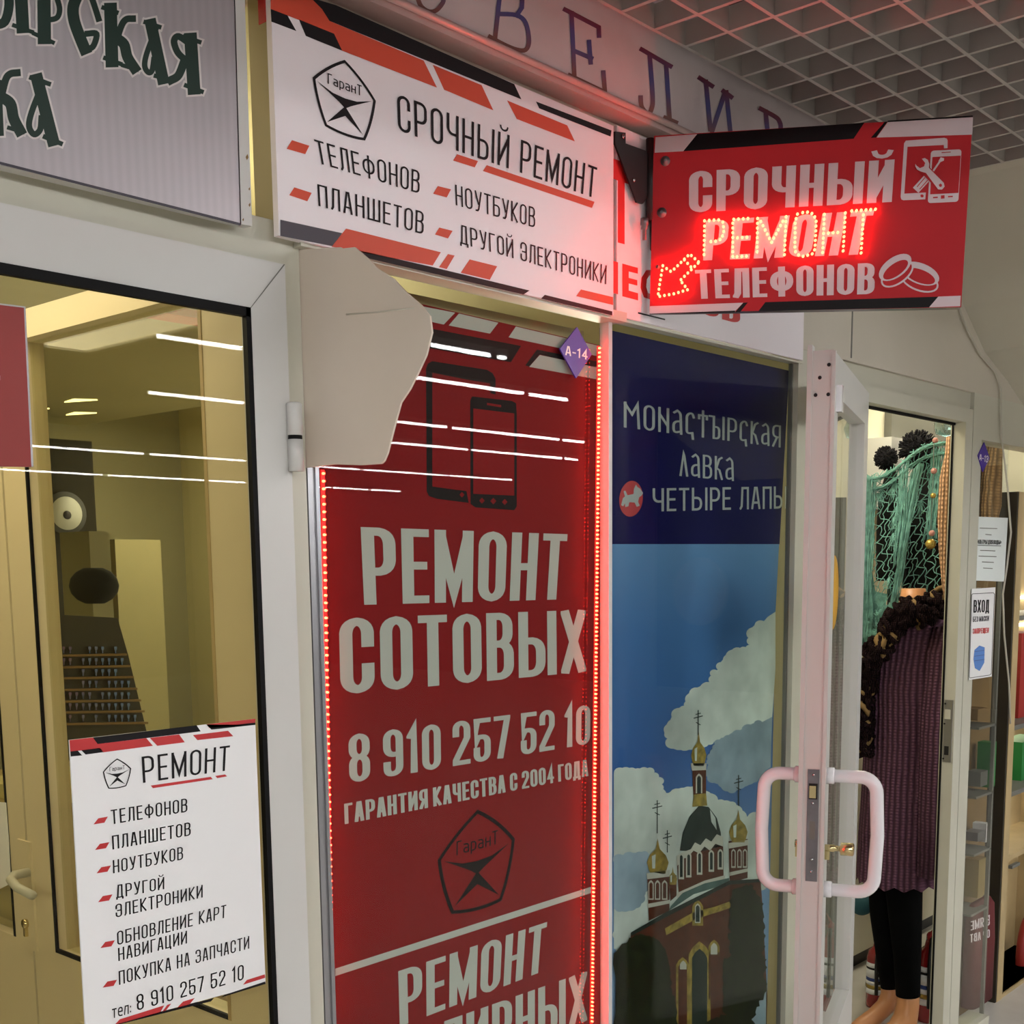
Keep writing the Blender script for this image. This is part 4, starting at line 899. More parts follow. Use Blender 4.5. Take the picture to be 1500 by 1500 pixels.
arch(P, 355, 1050, 1140, 20, Go, 8); arch(P, 355, 1060, 1130, 10, Wc, 9); arch(P, 355, 1066, 1126, 7, Dk, 10)
arch(P, 300, 1260, 1600, 24, Go, 8); arch(P, 300, 1275, 1600, 16, B, 9); arch(P, 302, 1270, 1300, 12, Wc, 10)
arch(P, 362, 1205, 1600, 40, Go, 8); arch(P, 362, 1230, 1600, 28, Dk, 9)
arch(P, 415, 1195, 1250, 20, Go, 8); arch(P, 415, 1205, 1245, 12, Wc, 10); P.poly([(395, 1245), (440, 1235), (450, 1400), (395, 1410)], B, 8)
# dark firs in front
def tree(pts, ly): P.poly(pts, 'tree_print', ly)
rnd = random.Random(3)
def ragged(poly, amp):
    out_ = []
    for (xa_, ya_), (xb_, yb_) in zip(poly, poly[1:] + poly[:1]):
        for i in range(8): t = i / 8; out_.append((xa_ + (xb_ - xa_) * t + rnd.uniform(-amp, amp), ya_ + (yb_ - ya_) * t + rnd.uniform(-amp, amp)))
    return out_
tree(ragged([(52, 1240), (110, 1180), (180, 1170), (235, 1220), (255, 1330), (275, 1450), (290, 1600), (52, 1600)], 7), 11)
tree(ragged([(478, 1010), (550, 990), (592, 1060), (600, 1180), (592, 1290), (560, 1330), (500, 1300), (470, 1220), (474, 1100)], 7), 11)
tree(ragged([(452, 1260), (520, 1240), (604, 1270), (602, 1380), (560, 1480), (500, 1510), (448, 1450)], 8), 12)
P.poly([(460, 1480), (540, 1470), (606, 1380), (604, 1600), (380, 1600), (390, 1500)], 'cloud_shade', 9); tree(ragged([(380, 1490), (460, 1460), (560, 1480), (600, 1600), (380, 1600)], 8), 11)
P.build('picture', r)
P = Print((0, YB, 0), NY, fw); wt = 'banner_white'; P.auto = ('text_line', r)
P.text('МОНАСТЫРСКАЯ', (133, 505), (1042, 645), (1040, 772), (133, 655), 'slav', wt, 3, S); P.text('ЛАВКА', (455, 798), (770, 832), (770, 966), (455, 936), 'slav', wt, 3, S)
P.text('ЧЕТЫРЕ ЛАПЫ', (300, 1008), (1076, 996), (1076, 1124), (300, 1142), 'plain', wt, 3)
P = Print((0, YB, 0), NY, fw)
P.poly(ell(175, 1068, 68, 104, .1), 'red', 3)
P.poly([(118, 1105), (128, 1065), (140, 1055), (132, 1025), (142, 1020), (155, 1048), (190, 1040), (192, 1010), (204, 985), (212, 1000), (228, 1010), (245, 1035), (236, 1050), (222, 1060), (216, 1085), (226, 1108), (208, 1115), (196, 1090), (165, 1088), (160, 1112), (142, 1116), (140, 1095), (130, 1112)], wt, 4)
P.build('dog_badge', r)
# ---- list poster on the left door
f7 = (3.125, 0, 1040)
r = thing('door_poster', 'white list poster with red slashes fixed on the left door glass', 'poster', at(245, 1280, 1.505))
P = Print((0, 1.5055, 0), NY, f7); YP = 1.5055; red = 'red'; b = 'ink'
cs = [(318, 138), (1168, 41), (1216, 1252), (560, 1428), (400, 1475), (390, 1440)]
mb = MB(); mb.prism([P.p(*c) for c in cs], (0, .0025, 0), 'white'); mb.build('sheet', r); P.auto = ('stripe', r)
P.poly([(318, 138), (425, 126), (447, 156), (670, 129), (700, 164), (472, 194), (450, 178), (322, 190)], red); P.poly([(322, 190), (356, 186), (376, 208), (324, 213)], b); P.poly([(372, 184), (458, 174), (474, 193), (392, 204)], b)
P.poly([(425, 126), (900, 70), (919, 98), (447, 156)], b); P.poly([(686, 128), (820, 112), (846, 148), (720, 164)], red); P.poly([(945, 66), (1169, 40), (1169, 58), (958, 82)], red); P.poly([(945, 66), (958, 82), (1169, 57), (1169, 68), (968, 90)], b)
P.poly([(883, 115), (1044, 95), (1068, 120), (904, 138)], red)
P.poly([(690, 346), (965, 306), (974, 317), (700, 358)], red); P.poly([(985, 302), (1030, 295), (1040, 304), (995, 312)], red)
for x_, y_ in ((428, 524), (435, 641), (442, 748), (449, 880), (460, 1090), (470, 1271)): P.poly([(x_, y_), (x_ + 22, y_ - 28), (x_ + 66, y_ - 36), (x_ + 50, y_ - 8)], red)
P.poly([(548, 1416), (752, 1352), (732, 1388), (526, 1440)], red); P.poly([(766, 1350), (784, 1344), (758, 1378), (742, 1382)], red); P.poly([(838, 1335), (892, 1318), (866, 1350), (804, 1370)], red)
P.poly([(500, 1448), (740, 1380), (980, 1318), (966, 1334), (560, 1436), (500, 1452)], b); P.poly([(1028, 1304), (1214, 1243), (1216, 1254), (1012, 1316)], b); P.poly([(1130, 1236), (1212, 1210), (1214, 1226), (1112, 1258)], red)
P = Print((0, YP, 0), NY, f7); P.auto = ('text_line', r)
for t, tl, tr, br, bl, st in (('РЕМОНТ', (648, 214), (1053, 162), (1047, 276), (655, 334), 'thin'), ('ТЕЛЕФОНОВ', (506, 458), (858, 404), (858, 466), (510, 524), 'slim'), ('ПЛАНШЕТОВ', (512, 576), (873, 513), (873, 574), (515, 639), 'slim'), ('НОУТБУКОВ', (516, 688), (838, 625), (838, 684), (518, 748), 'slim'),
    ('ДРУГОЙ', (530, 802), (752, 764), (752, 820), (532, 862), 'slim'), ('ЭЛЕКТРОНИКИ', (528, 890), (928, 800), (928, 858), (530, 951), 'slim'), ('ОБНОВЛЕНИЕ КАРТ', (535, 1014), (1036, 891), (1034, 950), (537, 1077), 'slim'), ('НАВИГАЦИИ', (540, 1090), (856, 1010), (856, 1068), (542, 1150), 'slim'),
    ('ПОКУПКА НА ЗАПЧАСТИ', (543, 1196), (1141, 1034), (1141, 1092), (545, 1259), 'slim'), ('8 910 257 52 10', (624, 1305), (1116, 1164), (1116, 1234), (628, 1377), 'slim'), ('тел:', (512, 1350), (600, 1328), (600, 1388), (514, 1412), 'plain')):
    P.text(t, tl, tr, br, bl, st, b)
P = Print((0, YP, 0), NY, f7); P.emblem((473, 232), (598, 218), (598, 350), (476, 368), b); P.build('emblem', r)
# ---- red sign hung on the left edge of the door glass
mb = MB(); q = [(-40, 440), (35, 450), (46, 684), (-40, 683)]
r = thing('door_sign', 'plain red sign with grey edge at the far left of the door glass', 'sign', at(20, 570, 1.5045))
mb.prism([at(x, y, 1.5045) for x, y in q], (0, .003, 0), 'door_red', 'alu'); mb.build('panel', r)
P = Print((0, 1.5045, 0), NY); P.poly([(35, 449), (37.5, 449.5), (49, 684), (46, 684)], 'alu', 0); P.poly([(-40, 439), (37, 449), (37, 451), (-40, 442)], 'alu', 1); P.poly([(-14, 549), (0, 550), (0, 557), (-14, 557)], 'white', 1); P.build('edging', r)
# ================================================================== RIGHT-HAND DOOR, standing open
d2 = holder('door_2', (2.404, 1.29, 0))
PF = Vector((2.404, 1.29, 0)); DU = Vector((.937, .35, 0)).normalized(); DV = Vector((DU.y, -DU.x, 0))
def LL(u, v, z): return PF + DU * u + DV * v + Vector((0, 0, z))
def lbox(mb, u0, u1, v0, v1, z0, z1, m):
    c = [LL(u, v, z) for z in (z0, z1) for u, v in ((u0, v0), (u1, v0), (u1, v1), (u0, v1))]
    return mb.raw(c, [(0, 3, 2, 1), (4, 5, 6, 7), (0, 1, 5, 4), (1, 2, 6, 5), (2, 3, 7, 6), (3, 0, 4, 7)], m)
def lhit(x, y, u=0, v=None):
    return hit(x, y, LL(0, v, 0), DV) if v is not None else hit(x, y, LL(u, 0, 0), -DU)
LT = Z(.44); LW = .72
f = MB()
for u0, u1, z0, z1 in ((0, .085, .03, LT), (LW - .085, LW, .03, LT), (.085, LW - .085, LT - .085, LT), (.085, LW - .085, .03, .5)): lbox(f, u0, u1, -.022, .022, z0, z1, 'pvc_white')
lbox(f, .006, .0065, -.03, -.022, .03, LT, 'pvc_white'); lbox(f, -.004, .03, -.032, -.022, .03, LT + .012, 'pvc_white'); lbox(f, -.004, .012, .018, .026, .03, LT - .002, 'pvc_white')
f.build('leaf_frame', d2)
f = MB(); lbox(f, .085, LW - .085, -.003, .003, .5, LT - .085, 'glass'); f.build('pane', d2)
pt, pb_ = lhit(1195, 1127), lhit(1193, 1291)
f = MB(); lbox(f, -.0025, 0, -.0125, .0125, pb_.z, pt.z, 'steel')
for k_ in (.012, .075, .2, .228): f.lathe([(0, 0), (.0035, 0), (.0035, .0008), (0, .0014)], LL(-.0025, 0, pt.z - k_), -DU, 'screw', 10)
lbox(f, -.003, -.0025, -.006, .006, pt.z - .155, pt.z - .115, 'grey_plastic'); f.build('lock_plate', d2)
f = MB(); lbox(f, -.011, -.002, -.007, .007, pt.z - .062, pt.z - .035, 'brass'); lbox(f, -.0028, -.0024, -.0095, .0095, pt.z - .066, pt.z - .031, 'dark'); f.build('latch', d2)
zk = lhit(1194, 1246).z
f = MB(); f.lathe([(0, 0), (.008, 0), (.008, .022), (.006, .023), (.006, .034), (.0145, .036), (.0145, .062), (.012, .064), (0, .064)], LL(.035, .022, zk), DV, 'brass', 18); lbox(f, .03, .04, .022, .034, zk - .026, zk, 'brass'); f.build('lock_cylinder', d2)
f = MB(); f.lathe([(0, 0), (.0085, 0), (.0085, .01), (0, .01)], LL(.035, -.032, zk + .006), -DV, 'brass', 16); lbox(f, .031, .039, -.041, -.03, zk - .024, zk, 'brass'); f.build('key_barrel', d2)
zu, zl_ = lhit(1212, 1141).z, lhit(1210, 1310).z
for sgn, v0, so in ((1, .022, .108), (-1, -.030, .085)):
    pth = []
    for k_ in range(9): t = k_ / 8 * math.pi / 2; pth.append((v0 + so - .035 + .035 * math.sin(t), zu - .035 + .035 * math.cos(t)))
    low = [(a_, zu + zl_ - b_) for a_, b_ in reversed(pth)]
    path = [(v0, zu), (v0 + so * .4, zu)] + pth + [(v0 + so + .004, (zu + zl_) / 2)] + low + [(v0 + so * .4, zl_), (v0, zl_)]
    f = MB(); f.tube([LL(.045, a_ if sgn > 0 else 2 * v0 - a_, b_) for a_, b_ in path], .0148, 'handle_white', 16)
    for zz in (zu, zl_): f.lathe([(0, 0), (.0185, 0), (.0185, .016), (.016, .018), (0, .018)], LL(.045, v0, zz), DV * sgn, 'handle_white', 18)
    o = f.build('pull_handle', d2)
for dv, dz in ((-.006, -.055), (.012, -.03), (-.014, -.09), (.012, -.09)):
    f = MB(); f.lathe([(0, 0), (.004, 0), (.004, .0006), (0, .0006)], LL(-.0001, dv, LT + dz), -DU, 'dark', 10); f.build('screw_hole', d2)
f = MB(); lbox(f, .05, .075, .022, .034, LT - .12, LT - .065, 'handle_white'); f.build('door_catch', d2)
st = lhit(1221, 868, v=.0035)
f = MB(); f.lathe([(0, 0), (.085, 0), (.085, .0008), (0, .0008)], st, DV, 'yellow', 32); f.build('warning_sticker', d2)
# left jamb of the opening
xjl = at(1272, 590, YF).x
frame('trim_13', [((2.962, YF - .001, 0), (xjl, 1.57, zi))], 'pvc_cream')
# ================================================================== RIGHT SHOP
# white cabinet against the back
r = thing('cabinet', 'white cabinet with a black plinth at the back of the right shop', 'cabinet', (4.9, 2.4, 0))
mb = MB(); mb.box((3.3, 2.24, .06), (6.0, 2.6, Z(.62)), 'shop_white'); mb.build('body', r)
mb = MB(); mb.box((3.3, 2.26, 0), (6.0, 2.6, .06), 'skirting'); mb.build('plinth', r)
for i in range(5):
    x0 = 3.32 + i * .53; dmb = MB(); dmb.box((x0, 2.225, .5), (x0 + .51, 2.24, Z(.6)), 'shop_white'); dmb.box((x0 + .46, 2.215, 1.0), (x0 + .475, 2.225, 1.15), 'alu'); dmb.build('door', r)
    dmb = MB(); dmb.box((x0, 2.225, .08), (x0 + .51, 2.24, .48), 'shop_white'); dmb.box((x0 + .2, 2.215, .42), (x0 + .31, 2.225, .435), 'alu'); dmb.build('drawer', r)
DS = Vector((.9, .436, 0)).normalized(); LS = Vector((DS.y, -DS.x, 0))
def pd(x, y, d): return hit(x, y, DS * d + Vector((0, 0, 1)), -DS)
def tofloor(mb, x0, y0, x1, Y, d, m):
    a_, b_ = at(x0, y0, Y), at(x1, y0, Y); mb.box((a_.x, Y, 0), (b_.x, Y + d, a_.z), m); return mb
def pbox(mb, x0, y0, x1, y1, Y, d, m):
    a_, b_ = at(x0, y1, Y), at(x1, y0, Y); mb.box((a_.x, Y, a_.z), (b_.x, Y + d, b_.z), m); return mb
o = pbox(MB(), 1303, 646, 1346, 745, 2.125, .098, 'white').build('storage_box'); tag(o, 'white box behind the two pom-pom hats in the right shop', 'box')
o = pbox(MB(), 1304, 624, 1420, 690, 2.195, .03, 'grey_plastic').build('wall_panel'); tag(o, 'dark grey panel high behind the pom-pom hats', 'panel')
mb = MB(); c = at(1288, 606, 2.34); c.z = Z(.62) + .0255; mb.loft([[Vector((c.x + math.cos(t) * .09 * q_, c.y + .02 + math.sin(t) * .07 * q_, c.z + h_)) for t in [i * math.pi / 8 for i in range(16)]] for q_, h_ in ((.7, -.025), (.95, 0), (1, .03), (1.02, .06))], 'straw')
o = mb.build('basket'); tag(o, 'brown wicker basket at the top left of the right doorway', 'basket')
# hats under the shawl
rnd = random.Random(11)
for (x, y, rp), Y, lab, x0, x1, yb in (((1298, 671, 17), 4.86, 'black pom-pom knit hat, left one, half covered by the green net shawl', 1283, 1328, 850), ((1345, 658, 27), 4.99, 'larger black pom-pom knit hat, right one, under the green net shawl', 1322, 1392, 880)):
    c = pd(x, y, Y); dep = (c - C0).dot(RC[2]); rr = rp / FPX * dep
    t = thing('pompom_hat', lab, 'hat', c, 'pom-pom hats')
    mb = MB(); mb.ball(c, rr * .8, 'yarn_black', 14)
    for i in range(420):
        d_ = Vector((rnd.gauss(0, 1), rnd.gauss(0, 1), rnd.gauss(0, 1))).normalized(); e = d_.orthogonal().normalized(); p0 = c + d_ * rr * .6; p1 = c + d_ * rr * rnd.uniform(.95, 1.1)
        mb.tube([p0, p0.lerp(p1, .5) + e * rr * .05, p1], [rr * .06, rr * .06, rr * .04], 'yarn_black', 4)
    mb.build('pompom', t)
    rings = []
    for k_ in range(12):
        q_ = k_ / 11; yy = y + rp * .7 + (yb - y - rp * .7) * q_; A, B = pd(x0 + (1 - q_) ** 3 * 10, yy, Y), pd(x1 - (1 - q_) ** 3 * 10, yy, Y); cx_ = (A + B) / 2; hw = (B - A).length / 2 * min(1, .45 + q_ * 2.2)
        rings.append([cx_ + LS * (math.cos(a_) * hw) + DS * (.03 + math.sin(a_) * min(hw, .07)) + Vector((0, 0, .004 * math.sin(a_ * 6))) for a_ in [i * math.pi / 10 for i in range(20)]])
    mb = MB(); mb.loft(rings, 'black_cloth'); mb.build('hat_body', t)
    fb = pd((x0 + x1) / 2, yb, Y) + DS * .03; mb = MB(); mb.tube([(fb.x, fb.y, 0), (fb.x, fb.y, fb.z + .05)], .012, 'black_metal', 10); mb.lathe([(0, 0), (.05, 0), (.05, .012), (0, .015)], (fb.x, fb.y, 0), (0, 0, 1), 'black_metal', 20); mb.build('stand', t)
# net shawl
YS2 = 4.74
t = thing('net_shawl', 'sea-green openwork net shawl draped over the dark hats in the right doorway', 'shawl', pd(1325, 780, YS2))
def sh(u, v):
    TL_, TR_, BR_, BL_ = (1268, 694), (1392, 640), (1385, 872), (1262, 955)
    x = (TL_[0] * (1 - u) + TR_[0] * u) * (1 - v) + (BL_[0] * (1 - u) + BR_[0] * u) * v; y = (TL_[1] * (1 - u) + TR_[1] * u) * (1 - v) + (BL_[1] * (1 - u) + BR_[1] * u) * v
    return pd(x, y + 7 * math.sin(u * 7), YS2 + .022 * math.sin(u * 9 + v * 2) + .015 * math.sin(v * 8))
mb = MB(); nu, nv = 9, 11
for i in range(-nv, nu + 1):
    for sg in (1, -1):
        pts = []
        for k_ in range(45):
            v = k_ / 44; u = (i + (v * nv if sg > 0 else nv - v * nv) + .32 * math.sin(v * nv * 2 * math.pi + i)) / nu
            if -.0 <= u <= 1.0: pts.append(sh(u, v))
        if len(pts) > 3: mb.tube(pts, .0017, 'teal_yarn', 5)
for i in range(14):      # knots with fans of threads
    c_ = (rnd.uniform(.1, .95), rnd.uniform(.08, .85))
    for k_ in range(9): a_ = k_ / 9 * math.pi + .1; mb.tube([sh(*c_), sh(c_[0] + .08 * math.cos(a_), min(1, c_[1] + .1 * math.sin(a_)))], .0012, 'teal_yarn', 4)
mb.build('net', t)
mb = MB()
def strand(a_, b_, n, spread, rr=.0014, wob=.02):
    for i in range(n):
        o1, o2 = rnd.gauss(0, spread), rnd.gauss(0, spread); pts = []
        for k_ in range(9):
            q_ = k_ / 8; u = a_[0] + (b_[0] - a_[0]) * q_ + (o1 * (1 - q_) + o2 * q_); v = a_[1] + (b_[1] - a_[1]) * q_ + rnd.gauss(0, .006)
            p_ = sh(min(1, max(0, u + wob * rnd.gauss(0, .5))), min(1, max(0, v))); p_ -= DS * rnd.uniform(0, .03); pts.append(p_)
        mb.tube(pts, rr, 'teal_yarn', 4)
strand((.03, .02), (.05, 1), 75, .045); strand((.62, .12), (.3, 1), 60, .035); strand((0, .04), (1, .02), 40, .02); strand((.05, .1), (1, .08), 18, .03); strand((0, .9), (.45, .95), 60, .03); strand((.1, .82), (.3, 1), 50, .1); strand((.2, .8), (.22, 1), 70, .12); strand((.85, .05), (.8, .6), 40, .05); strand((.45, .05), (.42, .6), 26, .04)
mb.build('gathered_yarn', t)
pbx = [(.0, .03), (.09, .03), (.10, .5), (.13, 1), (.0, 1)]
mb = MB()
for q_ in ([(0, .02), (.06, .02), (.04, .35), (.06, .75), (.0, .9)], [(.0, .8), (.12, .78), (.32, .86), (.36, .93), (.3, 1), (0, 1)], [(0, .52), (.1, .55), (.15, .68), (.3, .74), (.25, .85), (0, .85)], [(.62, .12), (.66, .1), (.55, .45), (.42, .75), (.4, .7)]):
    P3 = [sh(*k_) + DS * .012 for k_ in q_]; mb.prism(P3, DS * .006, 'teal_yarn')
mb.build('solid_folds', t)
# peach knitted scarf hanging in the doorway
mb = MB(); rings = []
for y, x0, x1 in ((640, 1386, 1402), (665, 1384, 1404), (700, 1376, 1404), (760, 1373, 1402), (820, 1376, 1400), (860, 1380, 1397), (885, 1384, 1393)):
    A, B = pd(x0, y, 4.2), pd(x1, y, 4.2); hw = (B - A).length / 2; rings.append([(A + B) / 2 + LS * (math.cos(a_) * hw) + DS * (math.sin(a_) * .03) for a_ in [i * math.pi / 8 for i in range(16)]])
mb.loft(rings, 'peach_knit'); o = mb.build('scarf'); tag(o, 'peach ribbed knit scarf hanging at the right edge of the doorway', 'scarf')
t = thing('bead_necklace', 'string of gold and pink beads hanging before the green shawl', 'necklace', pd(1366, 700, 4.62))
mb = MB(); mb.tube([pd(1369, 600, 4.62), pd(1367, 700, 4.62), pd(1362, 806, 4.62)], .0012, 'grey_plastic', 5); mb.build('string', t)
for x, y, rr, m in ((1370, 645, .010, 'bead_pink'), (1368, 690, .011, 'bead_pink'), (1367, 726, .010, 'bead_gold'), (1365, 781, .011, 'bead_pink'), (1363, 797, .019, 'bead_gold')): mb = MB(); mb.ball(pd(x, y, 4.62), rr, m, 12); mb.build('bead', t)
t = thing('glass_lamp', 'clear glass drop pendant at the top right of the doorway', 'pendant', pd(1385, 625, 4.62))
mb = MB(); c = pd(1386, 632, 4.74); mb.lathe([(0, .0), (.035, .012), (.045, .045), (.03, .085), (.012, .1), (0, .1)], c - Vector((0, 0, .02)), (0, 0, 1), 'bead_glass', 18); mb.build('drop', t)
mb = MB(); mb.tube([c + Vector((0, 0, .08)), c + Vector((0, 0, .4))], .002, 'grey_plastic', 5); mb.build('cord', t)
# ---- mannequin
YM = 4.47
t = thing('mannequin', 'headless mannequin in a long purple knitted tunic, dark scarf and black leggings', 'mannequin', pd(1320, 1495, YM))
def ring_px(y, x0, x1, b_, Y=YM, n=28, rip=0, ph=0, dz=0):
    A, B = pd(x0, y, Y), pd(x1, y, Y); hw = (B - A).length / 2
    return [(A + B) / 2 + LS * (math.cos(a_) * hw * (1 + rip * math.sin(9 * a_ + ph))) + DS * (math.sin(a_) * b_ * (1 + rip * math.sin(9 * a_ + ph))) + Vector((0, 0, dz * math.sin(14 * a_))) for a_ in [i * 2 * math.pi / n for i in range(n)]]
mb = MB(); rr = [ring_px(y, x0, x1, b_) for y, x0, x1, b_ in ((862, 1320, 1356, .045), (880, 1318, 1358, .05), (905, 1310, 1370, .06), (935, 1288, 1398, .085), (1000, 1276, 1396, .115), (1080, 1280, 1388, .10), (1200, 1270, 1386, .115), (1290, 1276, 1360, .10))]
mb.loft(rr, 'skin_plastic')
def leg(pts, name, m, parent, seg=18): mb = MB(); mb.tube([pd(x, y, Y) for x, y, r_, Y in pts], [r_ for *_, r_, Y in pts], m, seg); return mb.build(name, parent)
# feet and shins belong to the body
for pts in ([(1303, 1425, .031, 4.530), (1303, 1456, .031, 4.530), (1297, 1474, .034, 4.510), (1281, 1489, .032, 4.470), (1262, 1501, .028, 4.435), (1246, 1510, .018, 4.410)], [(1330, 1440, .038, 4.434), (1330, 1470, .040, 4.434), (1326, 1494, .044, 4.420), (1314, 1508, .038, 4.390), (1296, 1519, .031, 4.360), (1280, 1526, .019, 4.330)]):
    mb.tube([pd(x, y, Y) for x, y, r_, Y in pts], [r_ for x, y, r_, Y in pts], 'skin_plastic', 18)
mb.build('body', t)
leg([(1296, 1255, .064, 4.518), (1296, 1340, .052, 4.518), (1300, 1400, .041, 4.530), (1304, 1446, .034, 4.530)], 'legging', 'leggings', t)
leg([(1322, 1255, .07, 4.434), (1326, 1340, .058, 4.422), (1329, 1400, .048, 4.434), (1330, 1458, .042, 4.434)], 'legging', 'leggings', t)
mb = MB(); rr = [ring_px(y, x0, x1, b_, rip=.02 * q_, ph=y * .01, n=56) for y, x0, x1, b_, q_ in ((885, 1312, 1362, .06, 0), (898, 1306, 1372, .07, 0), (915, 1292, 1392, .09, .2), (940, 1280, 1402, .105, .4), (975, 1270, 1404, .125, .5), (1005, 1266, 1402, .132, .5), (1045, 1267, 1398, .125, .6), (1090, 1266, 1393, .12, .7), (1150, 1263, 1390, .125, .8), (1220, 1258, 1386, .13, .9), (1272, 1255, 1381, .13, 1))]
rr.append(ring_px(1291, 1255, 1378, .13, rip=.025, n=56, dz=.008)); mb.loft(rr, 'purple_knit', caps=False); mb.build('tunic', t)
mb = MB(); mb.tube([pd(1385, 925, 4.410), pd(1380, 960, 4.380), pd(1374, 1040, 4.350), pd(1371, 1120, 4.338), pd(1370, 1200, 4.338), pd(1369, 1282, 4.344)], [.052, .060, .058, .055, .056, .060], 'purple_knit', 20); mb.build('sleeve', t)
rnd = random.Random(5)
def ruffle(path, r_, n, name, m, parent):
    mb = MB(); P_ = [pd(x, y, Y) for x, y, Y in path]
    for i in range(n):
        q_ = i / (n - 1) * (len(P_) - 1); k_ = min(int(q_), len(P_) - 2); p_ = P_[k_].lerp(P_[k_ + 1], q_ - k_) + Vector((rnd.gauss(0, r_ * .4), rnd.gauss(0, r_ * .3), rnd.gauss(0, r_ * .4)))
        d_ = Vector((rnd.gauss(0, 1), rnd.gauss(0, 1), rnd.gauss(0, 1))).normalized(); e = d_.orthogonal(); pts = [p_ + (d_ * math.cos(a_) + e * math.sin(a_)) * r_ * rnd.uniform(.6, .9) for a_ in [j * .8 for j in range(7)]]
        mb.tube(pts, r_ * .28, m if rnd.random() < .86 else 'brown_card', 6)
    return mb.build(name, parent)
ruffle([(1392, 885, 4.410), (1370, 882, 4.374), (1350, 892, 4.350), (1325, 898, 4.338), (1306, 915, 4.338), (1290, 945, 4.326), (1274, 975, 4.350), (1266, 1010, 4.362), (1262, 1060, 4.362), (1260, 1100, 4.374)], .034, 240, 'frilled_scarf', 'dark_scarf', t)
# ---- fire extinguishers
def extinguisher(label, x, y, Y, k_=1.0):
    c = pd(x, y, Y); c.z = 0; t = thing('fire_extinguisher', label, 'fire extinguisher', c, 'fire extinguishers'); S_ = k_
    mb = MB(); mb.lathe([(0, 0), (.036 * S_, 0), (.04 * S_, .008), (.04 * S_, .19 * S_), (.034 * S_, .215 * S_), (.018 * S_, .232 * S_), (.014 * S_, .25 * S_), (0, .25 * S_)], c, (0, 0, 1), 'ext_red', 24); mb.build('cylinder', t)
    mb = MB()
    for z0, z1, m in ((.055, .075, 'white'), (.075, .09, 'bead_gold'), (.09, .105, 'white'), (.105, .118, 'blue'), (.118, .15, 'white'), (.15, .158, 'ink'), (.158, .175, 'white')): mb.lathe([(.0404 * S_, z0 * S_), (.0404 * S_, z1 * S_)], c, (0, 0, 1), m, 24)
    for i, (z_, a_) in enumerate(((.126, 3.6), (.126, 4.1), (.126, 4.6), (.095, 3.8), (.095, 4.4))): p_ = c + Vector((math.cos(a_), math.sin(a_), 0)) * .0408 * S_; w_ = Vector((-math.sin(a_), math.cos(a_), 0)) * .005; mb.face([p_ - w_ + Vector((0, 0, z_ * S_)), p_ + w_ + Vector((0, 0, z_ * S_)), p_ + w_ + Vector((0, 0, (z_ + .014) * S_)), p_ - w_ + Vector((0, 0, (z_ + .014) * S_))], 'ink')
    mb.build('label_band', t)
    mb = MB(); h_ = .25 * S_; mb.lathe([(0, h_), (.016, h_), (.016, h_ + .02), (.01, h_ + .03), (0, h_ + .03)], c, (0, 0, 1), 'ext_red', 14); mb.tube([c + Vector((-.01, 0, h_ + .025)), c + Vector((.05, -.01, h_ + .05))], .005, 'ext_red', 8); mb.tube([c + Vector((-.01, 0, h_ + .012)), c + Vector((.05, -.01, h_ + .015))], .005, 'ext_red', 8); mb.build('valve', t)
    mb = MB(); mb.tube([c + Vector((-.012, -.01, h_ + .01)), c + Vector((-.045, -.02, h_ - .01)), c + Vector((-.052, -.02, h_ - .08)), c + Vector((-.046, -.02, .06))], .007, 'black_metal', 8); mb.build('hose', t)
extinguisher('red fire extinguisher with a striped label, left of the mannequin legs', 1284, 1464, 4.66, 1.0)
extinguisher('taller red fire extinguisher right of the mannequin legs, half hidden by the door frame', 1360, 1478, 4.56, 1.2)
mb = MB(); c = pd(1262, 1325, 4.72); mb.ball(c, .045, 'teal_bag', 16, .9); o = mb.build('cushion'); tag(o, 'dark teal bundle low in the doorway beside the tunic hem', 'bundle')
# ================================================================== RIGHT WINDOW
t = thing('notice', 'white typed paper notice taped inside the right window', 'notice', at(1450, 800, 1.546))
P = Print((0, 1.545, 0), NY, (3.571, 1080, 480)); mb = MB(); mb.prism([P.p(*c_) for c_ in ((1248, 988), (1416, 995), (1396, 1328), (1232, 1322))], (0, .001, 0), 'paper'); mb.build('sheet', t)
P.text('«ФИЛЬТРЫ ДЛЯ ВОДЫ»', (1240, 1108), (1382, 1112), (1380, 1134), (1238, 1130), 'bold', 'ink'); P.poly([(1240, 1136), (1380, 1140), (1380, 1143), (1240, 1139)], 'ink')
for x0, x1, y in ((1268, 1360, 1045), (1298, 1330, 1078), (1270, 1350, 1162), (1262, 1356, 1192), (1280, 1342, 1222), (1286, 1336, 1254)): P.poly([(x0, y + 1), (x1, y + 4), (x1, y + 8), (x0, y + 5)], 'grey_plastic')
P.build('print', t)
t = thing('door_notice', 'entry notice with a blue face mask on the right window frame', 'notice', at(1438, 930, 1.526))
P = Print((0, 1.526, 0), NY, (3.75, 1380, 600)); mb = MB(); mb.prism([P.p(*c_) for c_ in ((163, 985), (293, 976), (273, 1466), (147, 1486))], (0, .001, 0), 'white'); mb.build('sheet', t)
P.text('ВХОД', (174, 1046), (260, 1044), (258, 1112), (172, 1116), 'bold', 'ink'); P.text('БЕЗ МАСКИ', (170, 1138), (258, 1132), (257, 1160), (169, 1167), 'bold', 'ink_grey'); P.text('ЗАПРЕЩЕН', (170, 1203), (258, 1198), (256, 1226), (169, 1232), 'bold', 'letter_red')
P.build('print', t)
P = Print((0, 1.526, 0), NY, (3.75, 1380, 600)); P.line([(168, 1012), (282, 1006), (288, 1014), (270, 1450), (262, 1458), (154, 1474), (150, 1468), (163, 1018)], 3, 'ink', 1, True); P.build('border', t)
